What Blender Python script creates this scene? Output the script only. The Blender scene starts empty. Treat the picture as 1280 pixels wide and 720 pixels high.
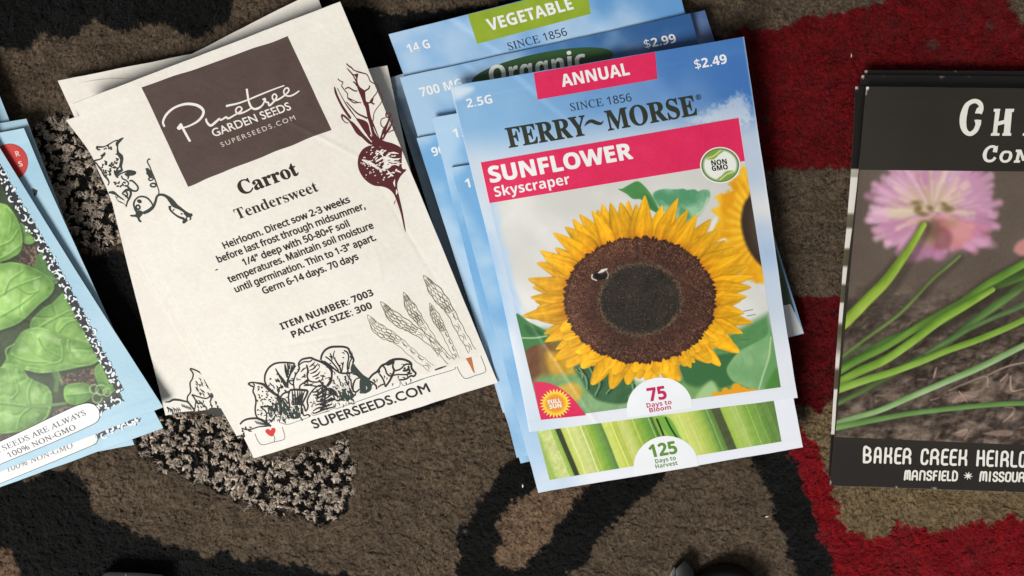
import bpy, math, os, random
import numpy as np
from mathutils import Vector
from mathutils.geometry import tessellate_polygon

random.seed(5)
SC = bpy.context.scene
COL = SC.collection
A = np.array

# ------------------------------------------------------------------ camera model
# Measurements were taken on a 1280x720 grid; unproj() turns a measured point and a height into metres.
S = 0.000233            # metres per measured pixel at the centre of the rug
FOC = 1100.0            # focal length in measured pixels
TILT = math.radians(10.5)
HC = FOC * S * math.cos(TILT)
YC = HC * math.tan(TILT)
MM = 0.001


def unproj(px, py, z):
    px = np.asarray(px, float); py = np.asarray(py, float)
    x = px - 640.0; y = 360.0 - py
    c, s = math.cos(-TILT), math.sin(-TILT)
    dy = c * y + s * FOC
    dz = s * y - c * FOC
    t = (z - HC) / dz
    return np.stack([x * t, dy * t + YC, np.broadcast_to(z, t.shape) * np.ones_like(t)], -1)


def Z(ox, oy, sc, *pts):
    """points read off an enlarged crop -> measured pixels"""
    return [(ox + x / sc, oy + y / sc) for x, y in pts]


def lin(c):
    c = np.clip(np.asarray(c, float) / 255.0, 0, 1)
    return np.where(c <= 0.04045, c / 12.92, ((c + 0.055) / 1.055) ** 2.4)


# ------------------------------------------------------------------ noise
_tab = np.random.default_rng(11).random((8, 256, 256))


def vn(x, y, k=0):
    x = np.asarray(x, float) + 1000.37; y = np.asarray(y, float) + 1000.71
    xi = np.floor(x).astype(int); yi = np.floor(y).astype(int)
    fx = x - xi; fy = y - yi
    fx = fx * fx * (3 - 2 * fx); fy = fy * fy * (3 - 2 * fy)
    T = _tab[k % 8]
    a = T[xi & 255, yi & 255]; b = T[(xi + 1) & 255, yi & 255]
    c = T[xi & 255, (yi + 1) & 255]; d = T[(xi + 1) & 255, (yi + 1) & 255]
    return (a * (1 - fx) + b * fx) * (1 - fy) + (c * (1 - fx) + d * fx) * fy


def fbm(x, y, k=0, o=4):
    v = 0; a = 0.5; t = 0
    for i in range(o):
        v = v + a * vn(x * 2 ** i, y * 2 ** i, k + i); t += a; a *= 0.5
    return v / t


def sst(a, b, x):
    t = np.clip((x - a) / (b - a), 0, 1)
    return t * t * (3 - 2 * t)


# ------------------------------------------------------------------ materials
MATS = {}


def principled(name):
    m = bpy.data.materials.new(name); m.use_nodes = True
    return m, m.node_tree, m.node_tree.nodes['Principled BSDF']


def mat_print(name, rough=0.42, spec=0.4, bump=0.12, scale=900, coat=0.0):
    """printed stock: colour laid down as ink on the mesh, fine paper grain as bump"""
    if name in MATS: return MATS[name]
    m, nt, b = principled(name)
    at = nt.nodes.new('ShaderNodeVertexColor'); at.layer_name = 'Ink'
    tc = nt.nodes.new('ShaderNodeTexCoord')
    no = nt.nodes.new('ShaderNodeTexNoise'); no.inputs['Scale'].default_value = scale; no.inputs['Detail'].default_value = 3
    bp = nt.nodes.new('ShaderNodeBump'); bp.inputs['Strength'].default_value = bump; bp.inputs['Distance'].default_value = 0.0002
    nt.links.new(tc.outputs['Object'], no.inputs['Vector'])
    nt.links.new(no.outputs['Fac'], bp.inputs['Height'])
    nt.links.new(bp.outputs['Normal'], b.inputs['Normal'])
    nt.links.new(at.outputs['Color'], b.inputs['Base Color'])
    b.inputs['Roughness'].default_value = rough
    b.inputs['Specular IOR Level'].default_value = spec
    b.inputs['Coat Weight'].default_value = coat
    MATS[name] = m
    return m


def mat_ink(name, rgb, rough=0.45, spec=0.35, var=0.10):
    if name in MATS: return MATS[name]
    m, nt, b = principled(name)
    c = lin(rgb)
    tc = nt.nodes.new('ShaderNodeTexCoord')
    no = nt.nodes.new('ShaderNodeTexNoise'); no.inputs['Scale'].default_value = 500; no.inputs['Detail'].default_value = 2
    mx = nt.nodes.new('ShaderNodeMix'); mx.data_type = 'RGBA'
    mx.inputs[6].default_value = (*(c * (1 - var)), 1); mx.inputs[7].default_value = (*np.clip(c * (1 + var), 0, 0.85), 1)
    nt.links.new(tc.outputs['Object'], no.inputs['Vector'])
    nt.links.new(no.outputs['Fac'], mx.inputs[0]); nt.links.new(mx.outputs[2], b.inputs['Base Color'])
    b.inputs['Roughness'].default_value = rough; b.inputs['Specular IOR Level'].default_value = spec
    MATS[name] = m
    return m


# ------------------------------------------------------------------ mesh helpers
def mesh_np(name, V, Fc, cols=None, smooth=True):
    V = np.asarray(V, np.float32).reshape(-1, 3); Fc = np.asarray(Fc, np.int32)
    k = Fc.shape[1]; me = bpy.data.meshes.new(name)
    me.vertices.add(len(V)); me.vertices.foreach_set('co', V.ravel())
    me.loops.add(Fc.size); me.loops.foreach_set('vertex_index', Fc.ravel())
    me.polygons.add(len(Fc)); me.polygons.foreach_set('loop_start', np.arange(0, Fc.size, k, dtype=np.int32))
    try: me.polygons.foreach_set('loop_total', np.full(len(Fc), k, np.int32))
    except Exception: pass
    me.update(calc_edges=True)
    if smooth: me.polygons.foreach_set('use_smooth', np.ones(len(Fc), bool))
    if cols is not None:
        ca = me.color_attributes.new('Ink', 'FLOAT_COLOR', 'POINT')
        rgba = np.ones((len(V), 4), np.float32); rgba[:, :3] = lin(cols)
        ca.data.foreach_set('color', rgba.ravel())
    me.validate()
    return me


def link(name, me, mat, parent=None):
    o = bpy.data.objects.new(name, me); COL.objects.link(o)
    if me is not None and mat is not None: me.materials.append(mat)
    if parent is not None: o.parent = parent
    return o


def tag(o, label=None, cat=None, group=None, kind=None):
    if label: o['label'] = label
    if cat: o['category'] = cat
    if group: o['group'] = group
    if kind: o['kind'] = kind


def grid_faces(nx, ny):
    i = np.arange(nx - 1)[None, :] + np.arange(ny - 1)[:, None] * nx
    i = i.ravel()
    return np.stack([i, i + nx, i + nx + 1, i + 1], 1)


def catmull(pts, step=0.8, closed=False):
    P = np.asarray(pts, float)
    if len(P) < 3:
        n = max(2, int(np.hypot(*(P[-1] - P[0])) / step)); t = np.linspace(0, 1, n)[:, None]
        return P[0] * (1 - t) + P[-1] * t
    Q = np.vstack([P[-1], P, P[0], P[1]]) if closed else np.vstack([2 * P[0] - P[1], P, 2 * P[-1] - P[-2]])
    out = []
    for i in range(1, len(Q) - 2):
        p0, p1, p2, p3 = Q[i - 1:i + 3]
        n = max(2, int(np.hypot(*(p2 - p1)) / step))
        t = (np.arange(n) / n)[:, None]
        out.append(0.5 * (2 * p1 + (p2 - p0) * t + (2 * p0 - 5 * p1 + 4 * p2 - p3) * t ** 2 + (3 * p1 - p0 - 3 * p2 + p3) * t ** 3))
    if not closed: out.append(P[-1:])
    return np.vstack(out)


def pl_at(P, t):
    """polyline by arclength fraction"""
    P = np.asarray(P, float); d = np.r_[0, np.cumsum(np.hypot(*np.diff(P, axis=0).T))]; d /= d[-1]
    return np.stack([np.interp(t, d, P[:, 0]), np.interp(t, d, P[:, 1])], -1)


# ------------------------------------------------------------------ a seed packet
PACKETS = {}


class Packet:
    def __init__(s, kind, label, group, Lp, Rp, z, thick=0.55, bulge=0.7, crump=0.16, seed=0, cat='seed packet'):
        s.L = catmull(Lp, 4) if len(Lp) > 2 else A(Lp, float)
        s.R = catmull(Rp, 4) if len(Rp) > 2 else A(Rp, float)
        s.q = A([s.L[0], s.R[0], s.R[-1], s.L[-1]])
        s.zc = A(z, float) * MM; s.th = thick * MM; s.bulge = bulge * MM; s.crump = crump * MM; s.seed = seed
        rq = random.Random(seed * 31 + 7)
        s.curl = [(c_, rq.uniform(0, 1) ** 2 * .7 * MM) for c_ in ((0, 0), (1, 0), (1, 1), (0, 1))]
        s.folds = [(rq.uniform(.05, .95), rq.uniform(.05, .95), rq.uniform(0, 3.14), rq.uniform(2.5, 5.0), rq.uniform(30, 110), rq.choice((-1, 1)) * rq.uniform(.04, .11) * MM) for _ in range(5)]
        s.W = np.hypot(*(s.q[1] - s.q[0])); s.H = np.hypot(*(s.q[3] - s.q[0]))
        s.up = (s.q[0] - s.q[3]) / s.H; s.right = (s.q[1] - s.q[0]) / s.W
        c = s.q.mean(0)
        s.loc = unproj(c[0], c[1], s.zc.mean())
        s.root = bpy.data.objects.new(kind, None); COL.objects.link(s.root)
        s.root.empty_display_size = 0.01
        s.root.location = s.loc
        tag(s.root, label, cat, group)
        s.n = 0

    def st(s, px, py):
        q = s.q; u = np.full(np.shape(px), .5); v = np.full(np.shape(px), .5)
        e = q[1] - q[0]; f = q[3] - q[0]; g = q[0] - q[1] + q[2] - q[3]
        for _ in range(6):
            rx = q[0][0] + u * e[0] + v * f[0] + u * v * g[0] - px
            ry = q[0][1] + u * e[1] + v * f[1] + u * v * g[1] - py
            a = e[0] + v * g[0]; b = f[0] + u * g[0]; c = e[1] + v * g[1]; d = f[1] + u * g[1]
            D = a * d - b * c
            u = u - (d * rx - b * ry) / D; v = v - (a * ry - c * rx) / D
        return u, v

    def zmid(s, px, py):
        u, v = s.st(px, py); uc = np.clip(u, -.05, 1.05); vc = np.clip(v, -.05, 1.05)
        z = (s.zc[0] * (1 - uc) + s.zc[1] * uc) * (1 - vc) + (s.zc[3] * (1 - uc) + s.zc[2] * uc) * vc
        eu = np.clip(np.minimum(u, 1 - u), 0, 1); ev = np.clip(np.minimum(v, 1 - v), 0, 1)
        f = sst(0.0, .30, eu) * sst(0.0, .24, ev)
        z = z + s.bulge * f
        for (cu, cw), lift in s.curl:
            z = z + lift * np.clip(1 - np.hypot((u - cu) * s.W, (v - cw) * s.H) / 85., 0, 1) ** 1.7
        for fu, fv, fa, fw, fl, fh in s.folds:      # soft handling creases
            ex = (u - fu) * s.W; ey = (v - fv) * s.H
            da = ex * math.sin(fa) - ey * math.cos(fa); la = ex * math.cos(fa) + ey * math.sin(fa)
            z = z + fh * np.exp(-(da / fw) ** 2 - (la / fl) ** 2)
        z = z + .35 * s.crump * (fbm(u * 9 + s.seed, v * 12, s.seed + 2, 3) - .5) * f
        z = z + s.crump * (fbm(u * 3.1 + s.seed * 7.7, v * 4.3 + s.seed * 3.1, s.seed, 3) - .5) * 2 * (0.35 + .65 * f)
        # sealed hem along the top and side: a faint pressed step
        z = z + 0.05 * MM * (sst(.045, .035, v) + sst(.965, .975, v))
        return z

    def top(s, px, py, layer=0.0):
        return unproj(px, py, s.zmid(px, py) + s.th + layer * MM) - s.loc

    def build_body(s, paint, mat, step=1.6, name='paper_envelope'):
        nx = max(8, int(s.W / step)); ny = max(8, int(s.H / step))
        tx = np.linspace(0, 1, nx); ty = np.linspace(0, 1, ny)
        Lq = pl_at(s.L, ty); Rq = pl_at(s.R, ty)
        P = Lq[:, None, :] * (1 - tx)[None, :, None] + Rq[:, None, :] * tx[None, :, None]
        # hand-cut edges wander a little
        wob = 1.1 * (fbm(P[..., 0] * .03, P[..., 1] * .03, s.seed, 3) - .5)
        P = P + wob[..., None]
        X = P[..., 0].ravel(); Y = P[..., 1].ravel()
        zt = s.zmid(X, Y)
        V = unproj(X, Y, zt + s.th) - s.loc
        cv = Canvas(X, Y, (230, 226, 212)); paint(cv)
        idx = np.arange(nx * ny).reshape(ny, nx)
        ring = np.r_[idx[0, :], idx[1:, -1], idx[-1, -2::-1], idx[-2:0:-1, 0]]
        Vt = V[ring].copy(); n0 = len(V); m = len(ring)
        # rounded paper edge: a mid row bulging out slightly, then the underside row
        mid = unproj(X[ring], Y[ring], zt[ring] + s.th * .5) - s.loc
        cen = V.mean(0); dirv = mid - cen; dirv[:, 2] = 0; dirv /= np.linalg.norm(dirv, axis=1)[:, None]
        mid = mid + dirv * 0.00008
        bot = unproj(X[ring], Y[ring], zt[ring]) - s.loc
        cb = bot.mean(0); cb[2] = bot[:, 2].min()
        V2 = np.vstack([V, Vt, mid, bot, cb[None]])
        fs = [grid_faces(nx, ny)[:, ::1]]
        r = np.arange(m); r2 = (r + 1) % m
        for a, b in ((n0, n0 + m), (n0 + m, n0 + 2 * m)):
            fs.append(np.stack([a + r, a + r2, b + r2, b + r], 1))
        ci = n0 + 3 * m
        fs.append(np.stack([n0 + 2 * m + r, n0 + 2 * m + r2, np.full(m, ci), np.full(m, ci)], 1)[:, [0, 1, 2, 2]])
        ec = cv.C[ring] * .55 + A((225, 224, 220)) * .45
        cols = np.vstack([cv.C, ec, ec, ec * .9, ec[:1]])
        quads = np.vstack(fs[:-1]); tris = fs[-1][:, :3]
        me = mesh_mixed(name, V2, quads, tris, cols)
        s.body = link(name, me, mat, s.root)
        return s.body

    def patch(s, name, quad, paint, mat, layer, step=1.0, parent=None, rough_edge=0.0):
        q = A(quad, float)
        nx = max(4, int(max(np.hypot(*(q[1] - q[0])), np.hypot(*(q[2] - q[3]))) / step) + 1)
        ny = max(4, int(max(np.hypot(*(q[3] - q[0])), np.hypot(*(q[2] - q[1]))) / step) + 1)
        u, v = np.meshgrid(np.linspace(0, 1, nx), np.linspace(0, 1, ny))
        u = u[..., None]; v = v[..., None]
        P = (q[0] * (1 - u) + q[1] * u) * (1 - v) + (q[3] * (1 - u) + q[2] * u) * v
        if rough_edge: P = P + rough_edge * (vn(P[..., :1] * .04, P[..., 1:] * .04, 3) - .5)
        X = P[..., 0].ravel(); Y = P[..., 1].ravel()
        cv = Canvas(X, Y, (255, 255, 255)); paint(cv)
        me = mesh_np(name, s.top(X, Y, layer), grid_faces(nx, ny), cv.C)
        return link(name, me, mat, parent or s.root)

    def blob(s, name, outline, paint, mat, layer, rings=8, parent=None):
        """a star-shaped outline filled from its centre"""
        O = A(outline, float); c = O.mean(0); n = len(O)
        rr = np.linspace(0, 1, rings + 1)[1:]
        P = np.vstack([c[None]] + [c + (O - c) * r for r in rr])
        i = np.arange(n); j = (i + 1) % n
        tri = np.stack([np.zeros(n, int), 1 + i, 1 + j], 1)
        quads = np.vstack([np.stack([1 + k * n + i, 1 + (k + 1) * n + i, 1 + (k + 1) * n + j, 1 + k * n + j], 1) for k in range(rings - 1)])
        cv = Canvas(P[:, 0], P[:, 1], (255, 255, 255)); paint(cv)
        me = mesh_mixed(name, s.top(P[:, 0], P[:, 1], layer), quads, tri, cv.C)
        return link(name, me, mat, parent or s.root)

    def text(s, name, body, p0, p1, cap, mat, layer, style='sans', off=0.0, parent=None, up=None, track=1.0):
        V, T = glyphs(body, style, track)
        p0 = A(p0, float); p1 = A(p1, float); d = (p1 - p0)
        x0, x1 = V[:, 0].min(), V[:, 0].max()
        f = (V[:, 0] - x0) / (x1 - x0)
        upv = s.up if up is None else A(up, float)
        g = V[:, 1] / capheight(style) * cap
        P = p0 + f[:, None] * d + g[:, None] * upv
        vs = [s.top(P[:, 0], P[:, 1], layer)]; ts = [T]
        if off > 0:                       # heavier weight: the same letters struck again a hair to each side
            r = off * cap / capheight(style)
            for k in range(6):
                a = k * math.pi / 3
                vs.append(s.top(P[:, 0] + r * math.cos(a), P[:, 1] + r * math.sin(a), layer - .0012 * (k + 1))); ts.append(T + len(P) * (k + 1))
        me = mesh_np(name, np.vstack(vs), np.vstack(ts), smooth=False)
        return link(name, me, mat, parent or s.root)

    def art(s, name, mat, layer, parent=None, wf=1.0):
        return Art(s, name, mat, layer, parent, wf)


class Art:
    """line drawing: ribbons and filled shapes printed as one layer"""
    def __init__(s, pk, name, mat, layer, parent, wf=1.0):
        s.wf = wf
        s.pk, s.name, s.mat, s.layer, s.parent = pk, name, mat, layer, parent
        s.V = []; s.F = []; s.n = 0; s.k = 0; s.clip = None

    def _add(s, P, F):
        P = A(P); lay = s.layer + s.k * 0.0012
        s.k = (s.k + 1) % 60
        s.V.append(s.pk.top(P[:, 0], P[:, 1], lay)); s.F.append(A(F, int) + s.n); s.n += len(P)

    def stroke(s, pts, w=1.0, taper=0.0, closed=False, step=0.9, jit=0.0):
        P = catmull(pts, step, closed)
        if closed: P = np.vstack([P, P[:1]])
        n = len(P); t = np.linspace(0, 1, n)
        if np.ndim(w): hw = np.interp(t, np.linspace(0, 1, len(w)), w) * .5
        else: hw = np.full(n, w * .5)
        hw = hw * s.wf
        if taper: hw = hw * np.clip(np.minimum(t, 1 - t) / taper, .18, 1)
        if jit: hw = hw * (1 + jit * (vn(P[:, 0] * .9, P[:, 1] * .9, 2) - .5) * 2)
        d = np.gradient(P, axis=0); d /= np.maximum(np.hypot(*d.T), 1e-6)[:, None]
        N = np.stack([-d[:, 1], d[:, 0]], 1)
        a = P + N * hw[:, None]; b = P - N * hw[:, None]
        i = np.arange(n - 1)
        s._add(np.vstack([a, b]), np.vstack([np.stack([i, n + i, n + i + 1], 1), np.stack([i, n + i + 1, i + 1], 1)]))
        return s

    def fill(s, pts, smooth=True):
        P = catmull(pts, 1.2, True) if smooth else A(pts, float)
        T = tessellate_polygon([[Vector((x, y, 0)) for x, y in P]])
        if len(T): s._add(P, T)
        return s

    def ell(s, cx, cy, rx, ry, rot=0, n=18):
        t = np.linspace(0, 2 * np.pi, n, endpoint=False); c, sn = math.cos(rot), math.sin(rot)
        x = rx * np.cos(t); y = ry * np.sin(t)
        return s.fill(np.stack([cx + c * x - sn * y, cy + sn * x + c * y], 1), False)

    def build(s):
        me = mesh_np(s.name, np.vstack(s.V), np.vstack(s.F), smooth=False)
        return link(s.name, me, s.mat, s.parent or s.pk.root)


def mesh_mixed(name, V, quads, tris, cols):
    V = np.asarray(V, np.float32); quads = A(quads, np.int32); tris = A(tris, np.int32)
    me = bpy.data.meshes.new(name)
    me.vertices.add(len(V)); me.vertices.foreach_set('co', V.ravel())
    lv = np.r_[quads.ravel(), tris.ravel()].astype(np.int32)
    me.loops.add(len(lv)); me.loops.foreach_set('vertex_index', lv)
    ls = np.r_[np.arange(0, quads.size, 4), quads.size + np.arange(0, tris.size, 3)].astype(np.int32)
    me.polygons.add(len(ls)); me.polygons.foreach_set('loop_start', ls)
    try: me.polygons.foreach_set('loop_total', np.r_[np.full(len(quads), 4), np.full(len(tris), 3)].astype(np.int32))
    except Exception: pass
    me.update(calc_edges=True)
    me.polygons.foreach_set('use_smooth', np.ones(len(ls), bool))
    ca = me.color_attributes.new('Ink', 'FLOAT_COLOR', 'POINT')
    rgba = np.ones((len(V), 4), np.float32); rgba[:, :3] = lin(cols)
    ca.data.foreach_set('color', rgba.ravel())
    me.validate()
    return me


# ------------------------------------------------------------------ lettering from Blender's own bundled faces
_FD = bpy.utils.system_resource('DATAFILES', path='fonts')
_FONT = {}


def font(fn):
    if fn not in _FONT:
        try: _FONT[fn] = bpy.data.fonts.load(os.path.join(_FD, fn))
        except Exception: _FONT[fn] = None
    return _FONT[fn]


MATHF = 'NotoSansMath-Regular.woff2'
# style -> (face, first capital, first small letter, first digit, shear)
STY = {'sans': (MATHF, None, None, None, 0), 'bold': (MATHF, 0x1D5D4, 0x1D5EE, 0x1D7EC, 0), 'serifbold': (MATHF, 0x1D400, 0x1D41A, 0x1D7CE, 0),
       'serif': (MATHF, 0x1D434, 0x1D44E, 0x1D7CE, -.25), 'bolditalic': (MATHF, 0x1D63C, 0x1D656, 0x1D7EC, 0), 'gill': (None, None, None, None, 0)}
_CAP = {}


def _curve(body, style, track):
    fn, cu, cl, cd, sh = STY[style]
    f = font(fn) if fn else None
    out = ''
    for ch in body:
        if fn and f:
            if cu and 'A' <= ch <= 'Z': ch = chr(cu + ord(ch) - 65)
            elif cl and 'a' <= ch <= 'z': ch = chr(cl + ord(ch) - 97)
            elif cd and ch.isdigit(): ch = chr(cd + ord(ch) - 48)
        out += ch
    c = bpy.data.curves.new('lettering', 'FONT'); c.body = out; c.size = 1; c.shear = sh if f else 0
    c.resolution_u = 4; c.space_character = track
    if f: c.font = f
    return c


def glyphs(body, style, track=1.0):
    if style == 'serif' and any(ch.isdigit() for ch in body):      # upright figures beside the roman letters
        Vs, Ts, x, n = [], [], 0.0, 0
        for wd in body.split(' '):
            V, T = glyphs(wd, 'sans' if any(ch.isdigit() for ch in wd) else style, track)
            V = V - [V[:, 0].min() - x, 0]; Vs.append(V); Ts.append(T + n); n += len(V); x = V[:, 0].max() + .27
        return np.vstack(Vs), np.vstack(Ts)
    c = _curve(body, style, track)
    o = bpy.data.objects.new('lettering', c)
    me = o.to_mesh()
    me.calc_loop_triangles()
    V = np.empty(len(me.vertices) * 3); me.vertices.foreach_get('co', V)
    T = np.empty(len(me.loop_triangles) * 3, np.int32); me.loop_triangles.foreach_get('vertices', T)
    V = V.reshape(-1, 3)[:, :2].copy(); T = T.reshape(-1, 3).copy()
    o.to_mesh_clear(); bpy.data.objects.remove(o); bpy.data.curves.remove(c)
    return V, T


def capheight(style):
    if style not in _CAP:
        V, T = glyphs('H', style); _CAP[style] = V[:, 1].max()
    return _CAP[style]


# ------------------------------------------------------------------ ink on a sheet
class Canvas:
    def __init__(s, X, Y, base):
        s.X, s.Y = X, Y; s.C = np.empty((len(X), 3)); s.C[:] = base

    def box(s, P, pad):
        P = A(P, float); a = P.min(0) - pad; b = P.max(0) + pad
        return np.nonzero((s.X > a[0]) & (s.X < b[0]) & (s.Y > a[1]) & (s.Y < b[1]))[0]

    def blend(s, i, a, col):
        a = np.clip(a, 0, 1)[:, None]; s.C[i] = s.C[i] * (1 - a) + col * a

    def mix(s, a, col):
        a = np.clip(a, 0, 1)[:, None]; s.C = s.C * (1 - a) + np.asarray(col, float) * a

    def poly(s, pts, col, soft=.7, alpha=1.0, fn=None, smooth=True, warp=0.0, step=2.5):
        P = catmull(pts, step, True) if smooth else A(pts, float)
        i = s.box(P, soft + warp + 1)
        if not len(i): return
        x = s.X[i]; y = s.Y[i]
        if warp:
            x, y = x + warp * (vn(x * .35, y * .35, 1) - .5) * 2, y + warp * (vn(x * .35, y * .35, 4) - .5) * 2
        d = sdf_poly(x, y, P)
        a = sst(soft, -soft, d) * alpha
        c = A(col, float) if fn is None else fn(s.X[i], s.Y[i], -d)
        s.blend(i, a, c)

    def stroke(s, pts, w, col, soft=.7, alpha=1.0, fn=None, smooth=True, step=2.0):
        P = catmull(pts, step) if smooth else A(pts, float)
        wm = np.max(w); i = s.box(P, wm + soft + 1)
        if not len(i): return
        x = s.X[i]; y = s.Y[i]
        best = np.full(len(i), 1e9); tt = np.zeros(len(i)); sd = np.zeros(len(i))
        n = len(P) - 1
        for k in range(n):
            a = P[k]; e = P[k + 1] - a; L2 = e @ e + 1e-9
            t = np.clip(((x - a[0]) * e[0] + (y - a[1]) * e[1]) / L2, 0, 1)
            dx = x - a[0] - t * e[0]; dy = y - a[1] - t * e[1]; d = np.hypot(dx, dy)
            m = d < best
            best[m] = d[m]; tt[m] = (k + t[m]) / n; sd[m] = (e[0] * dy[m] - e[1] * dx[m]) / math.sqrt(L2)
        hw = np.interp(tt, np.linspace(0, 1, len(w)), w) if np.ndim(w) else w
        a = sst(soft, -soft, best - hw) * (alpha if not np.ndim(alpha) else np.interp(tt, np.linspace(0, 1, len(alpha)), alpha))
        c = A(col, float) if fn is None else fn(x, y, tt, sd / np.maximum(hw, .3))
        s.blend(i, a, c)

    def ell(s, cx, cy, rx, ry, rot, col, soft=.7, alpha=1.0, fn=None):
        R = max(rx, ry)
        i = s.box([(cx - R, cy - R), (cx + R, cy + R)], soft + 2)
        if not len(i): return
        x = s.X[i] - cx; y = s.Y[i] - cy; c, n = math.cos(rot), math.sin(rot)
        u = (c * x + n * y) / rx; v = (-n * x + c * y) / ry
        r = np.hypot(u, v); d = (r - 1) * min(rx, ry)
        a = sst(soft, -soft, d) * alpha
        s.blend(i, a, A(col, float) if fn is None else fn(s.X[i], s.Y[i], r, np.arctan2(v, u)))


def sdf_poly(x, y, P):
    d = np.full(len(x), 1e18); ins = np.zeros(len(x), bool); n = len(P)
    for k in range(n):
        a = P[k]; b = P[(k + 1) % n]; e = b - a
        wx = x - a[0]; wy = y - a[1]
        t = np.clip((wx * e[0] + wy * e[1]) / (e @ e + 1e-12), 0, 1)
        d = np.minimum(d, (wx - t * e[0]) ** 2 + (wy - t * e[1]) ** 2)
        c = ((a[1] <= y) != (b[1] <= y))
        if abs(e[1]) > 1e-12: ins ^= c & (x < a[0] + (y - a[1]) * e[0] / e[1])
    d = np.sqrt(d)
    return np.where(ins, -d, d)


def relief(x, y, sc, k=0, o=3, e=.9):
    """slope of a noise field towards the upper left: gives printed photographs their fine modelling"""
    return fbm((x + e) * sc, (y + e) * sc, k, o) - fbm((x - e) * sc, (y - e) * sc, k, o)


def lerpc(a, b, t):
    return A(a, float) * (1 - t)[:, None] + A(b, float) * t[:, None]
# ================================================================== the rug
BRN_D, BRN_L = (64, 52, 42), (112, 94, 76)


def rug_colour(X, Y, jitter=True):
    """woven-in pattern of the rug: taupe ground, black bands, red field, with some shade painted in"""
    cv = Canvas(X, Y, (72, 61, 49))
    n = fbm(X * .02, Y * .02, 1, 4)
    cv.C[:] = lerpc((74, 63, 51), (92, 79, 65), n)
    jx = X + 11 * (fbm(X * .045, Y * .045, 2, 4) - .5) * 2; jy = Y + 11 * (fbm(X * .045, Y * .045, 5, 4) - .5) * 2
    jx = jx + 4.5 * (vn(X * .22, Y * .22, 3) - .5) * 2; jy = jy + 4.5 * (vn(X * .22, Y * .22, 6) - .5) * 2

    def reg(P, col, soft=2.0):
        P = A(P, float); i = np.nonzero((jx > P[:, 0].min() - 3) & (jx < P[:, 0].max() + 3) & (jy > P[:, 1].min() - 3) & (jy < P[:, 1].max() + 3))[0]
        if len(i): cv.blend(i, sst(soft, -soft, sdf_poly(jx[i], jy[i], P)), A(col, float))
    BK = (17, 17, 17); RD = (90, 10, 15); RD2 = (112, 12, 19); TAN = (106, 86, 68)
    # warmer tan field at the right and in the island
    reg([(1010, 500), (1045, 500), (1060, 590), (1300, 600), (1700, 600), (1700, 660), (1060, 675), (1000, 560)], (108, 92, 67), 6)
    # black field along the top
    reg([(-400, -300), (292, -300), (300, -10), (292, 14), (279, 34), (250, 44), (197, 37), (170, 40), (144, 36), (125, 24), (108, 32), (95, 44), (70, 46), (39, 46), (34, 62), (7, 60), (-30, 72), (-400, 90)], BK)
    reg([(366, -60), (372, 30), (400, 90), (480, 150), (520, 130), (510, 60), (560, 22), (620, 10), (700, 12), (720, 60), (930, 70), (940, 120), (925, 60), (880, 30), (700, -2), (590, 4), (570, 14), (480, 14), (440, 8), (400, -4), (396, -60)], BK)
    # between the piles
    reg([(100, 318), (128, 312), (168, 330), (190, 420), (215, 520), (200, 545), (150, 470), (120, 400)], BK)
    # lower left field
    reg([(-400, 600), (-30, 600), (40, 598), (86, 582), (96, 592), (104, 598), (110, 616), (117, 632), (132, 642), (150, 656), (180, 672), (205, 681), (250, 691), (300, 698), (340, 703), (380, 709), (430, 722), (470, 760), (470, 1100), (-400, 1100)], BK)
    reg([(-40, 688), (8, 690), (22, 704), (28, 722), (10, 800), (-60, 800)], (96, 76, 62))
    # contact shadow below the carrot packet, painted dark into the rug colour
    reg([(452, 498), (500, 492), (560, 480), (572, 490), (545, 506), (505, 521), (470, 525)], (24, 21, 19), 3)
    # black loop and its tan island
    reg([(655, 556), (640, 572), (616, 600), (602, 630), (589, 642), (574, 668), (570, 692), (562, 730), (540, 900), (690, 900), (712, 722), (733, 700), (741, 676), (768, 654), (790, 630), (818, 610), (834, 590), (900, 520), (760, 480)], BK)
    reg([(700, 560), (742, 596), (734, 608), (719, 632), (700, 652), (687, 666), (690, 678), (664, 696), (646, 714), (622, 706), (609, 694), (624, 678), (620, 654), (638, 630), (664, 612), (680, 590)], TAN)
    # black stripe right of the blue pile
    reg([(925, 540), (938, 576), (957, 614), (974, 656), (989, 688), (998, 724), (1030, 900), (1110, 900), (1044, 724), (1027, 682), (1016, 650), (1004, 612), (990, 572), (985, 540), (960, 430)], BK)
    # red field, upper right and lower right; upper reds darkened to imitate shade
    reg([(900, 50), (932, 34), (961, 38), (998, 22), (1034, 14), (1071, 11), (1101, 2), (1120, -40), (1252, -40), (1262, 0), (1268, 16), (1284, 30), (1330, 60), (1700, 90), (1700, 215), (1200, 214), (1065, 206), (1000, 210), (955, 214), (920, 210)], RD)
    reg([(940, 368), (985, 372), (1030, 366), (1100, 372), (1700, 380), (1700, 500), (1050, 502), (1020, 512), (1000, 505), (960, 500)], (80, 8, 13))
    reg([(986, 540), (1000, 536), (1018, 560), (1028, 582), (1033, 602), (1043, 630), (1056, 657), (1078, 670), (1100, 668), (1120, 660), (1150, 655), (1190, 662), (1215, 652), (1240, 656), (1262, 648), (1290, 650), (1700, 640), (1700, 1000), (1100, 1000), (1044, 724), (1027, 682), (1016, 650), (1004, 612), (990, 572)], RD2)
    # brown burrs caught in the red
    for x, y, r in ((1165, 55, 8), (1237, 32, 6), (958, 151, 6)):
        cv.ell(x, y, r, r * .85, .4, (74, 50, 44), 3, .8)
    return cv.C


LOOPS = [A([(166, 548), (204, 518), (300, 516), (332, 575), (440, 552), (444, 600), (440, 638), (402, 655), (366, 642), (330, 640), (296, 628), (250, 604), (204, 586), (178, 570)], float),
         A([(20, 168), (70, 142), (100, 150), (150, 260), (165, 300), (120, 318), (88, 306), (60, 236)], float)]


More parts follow.
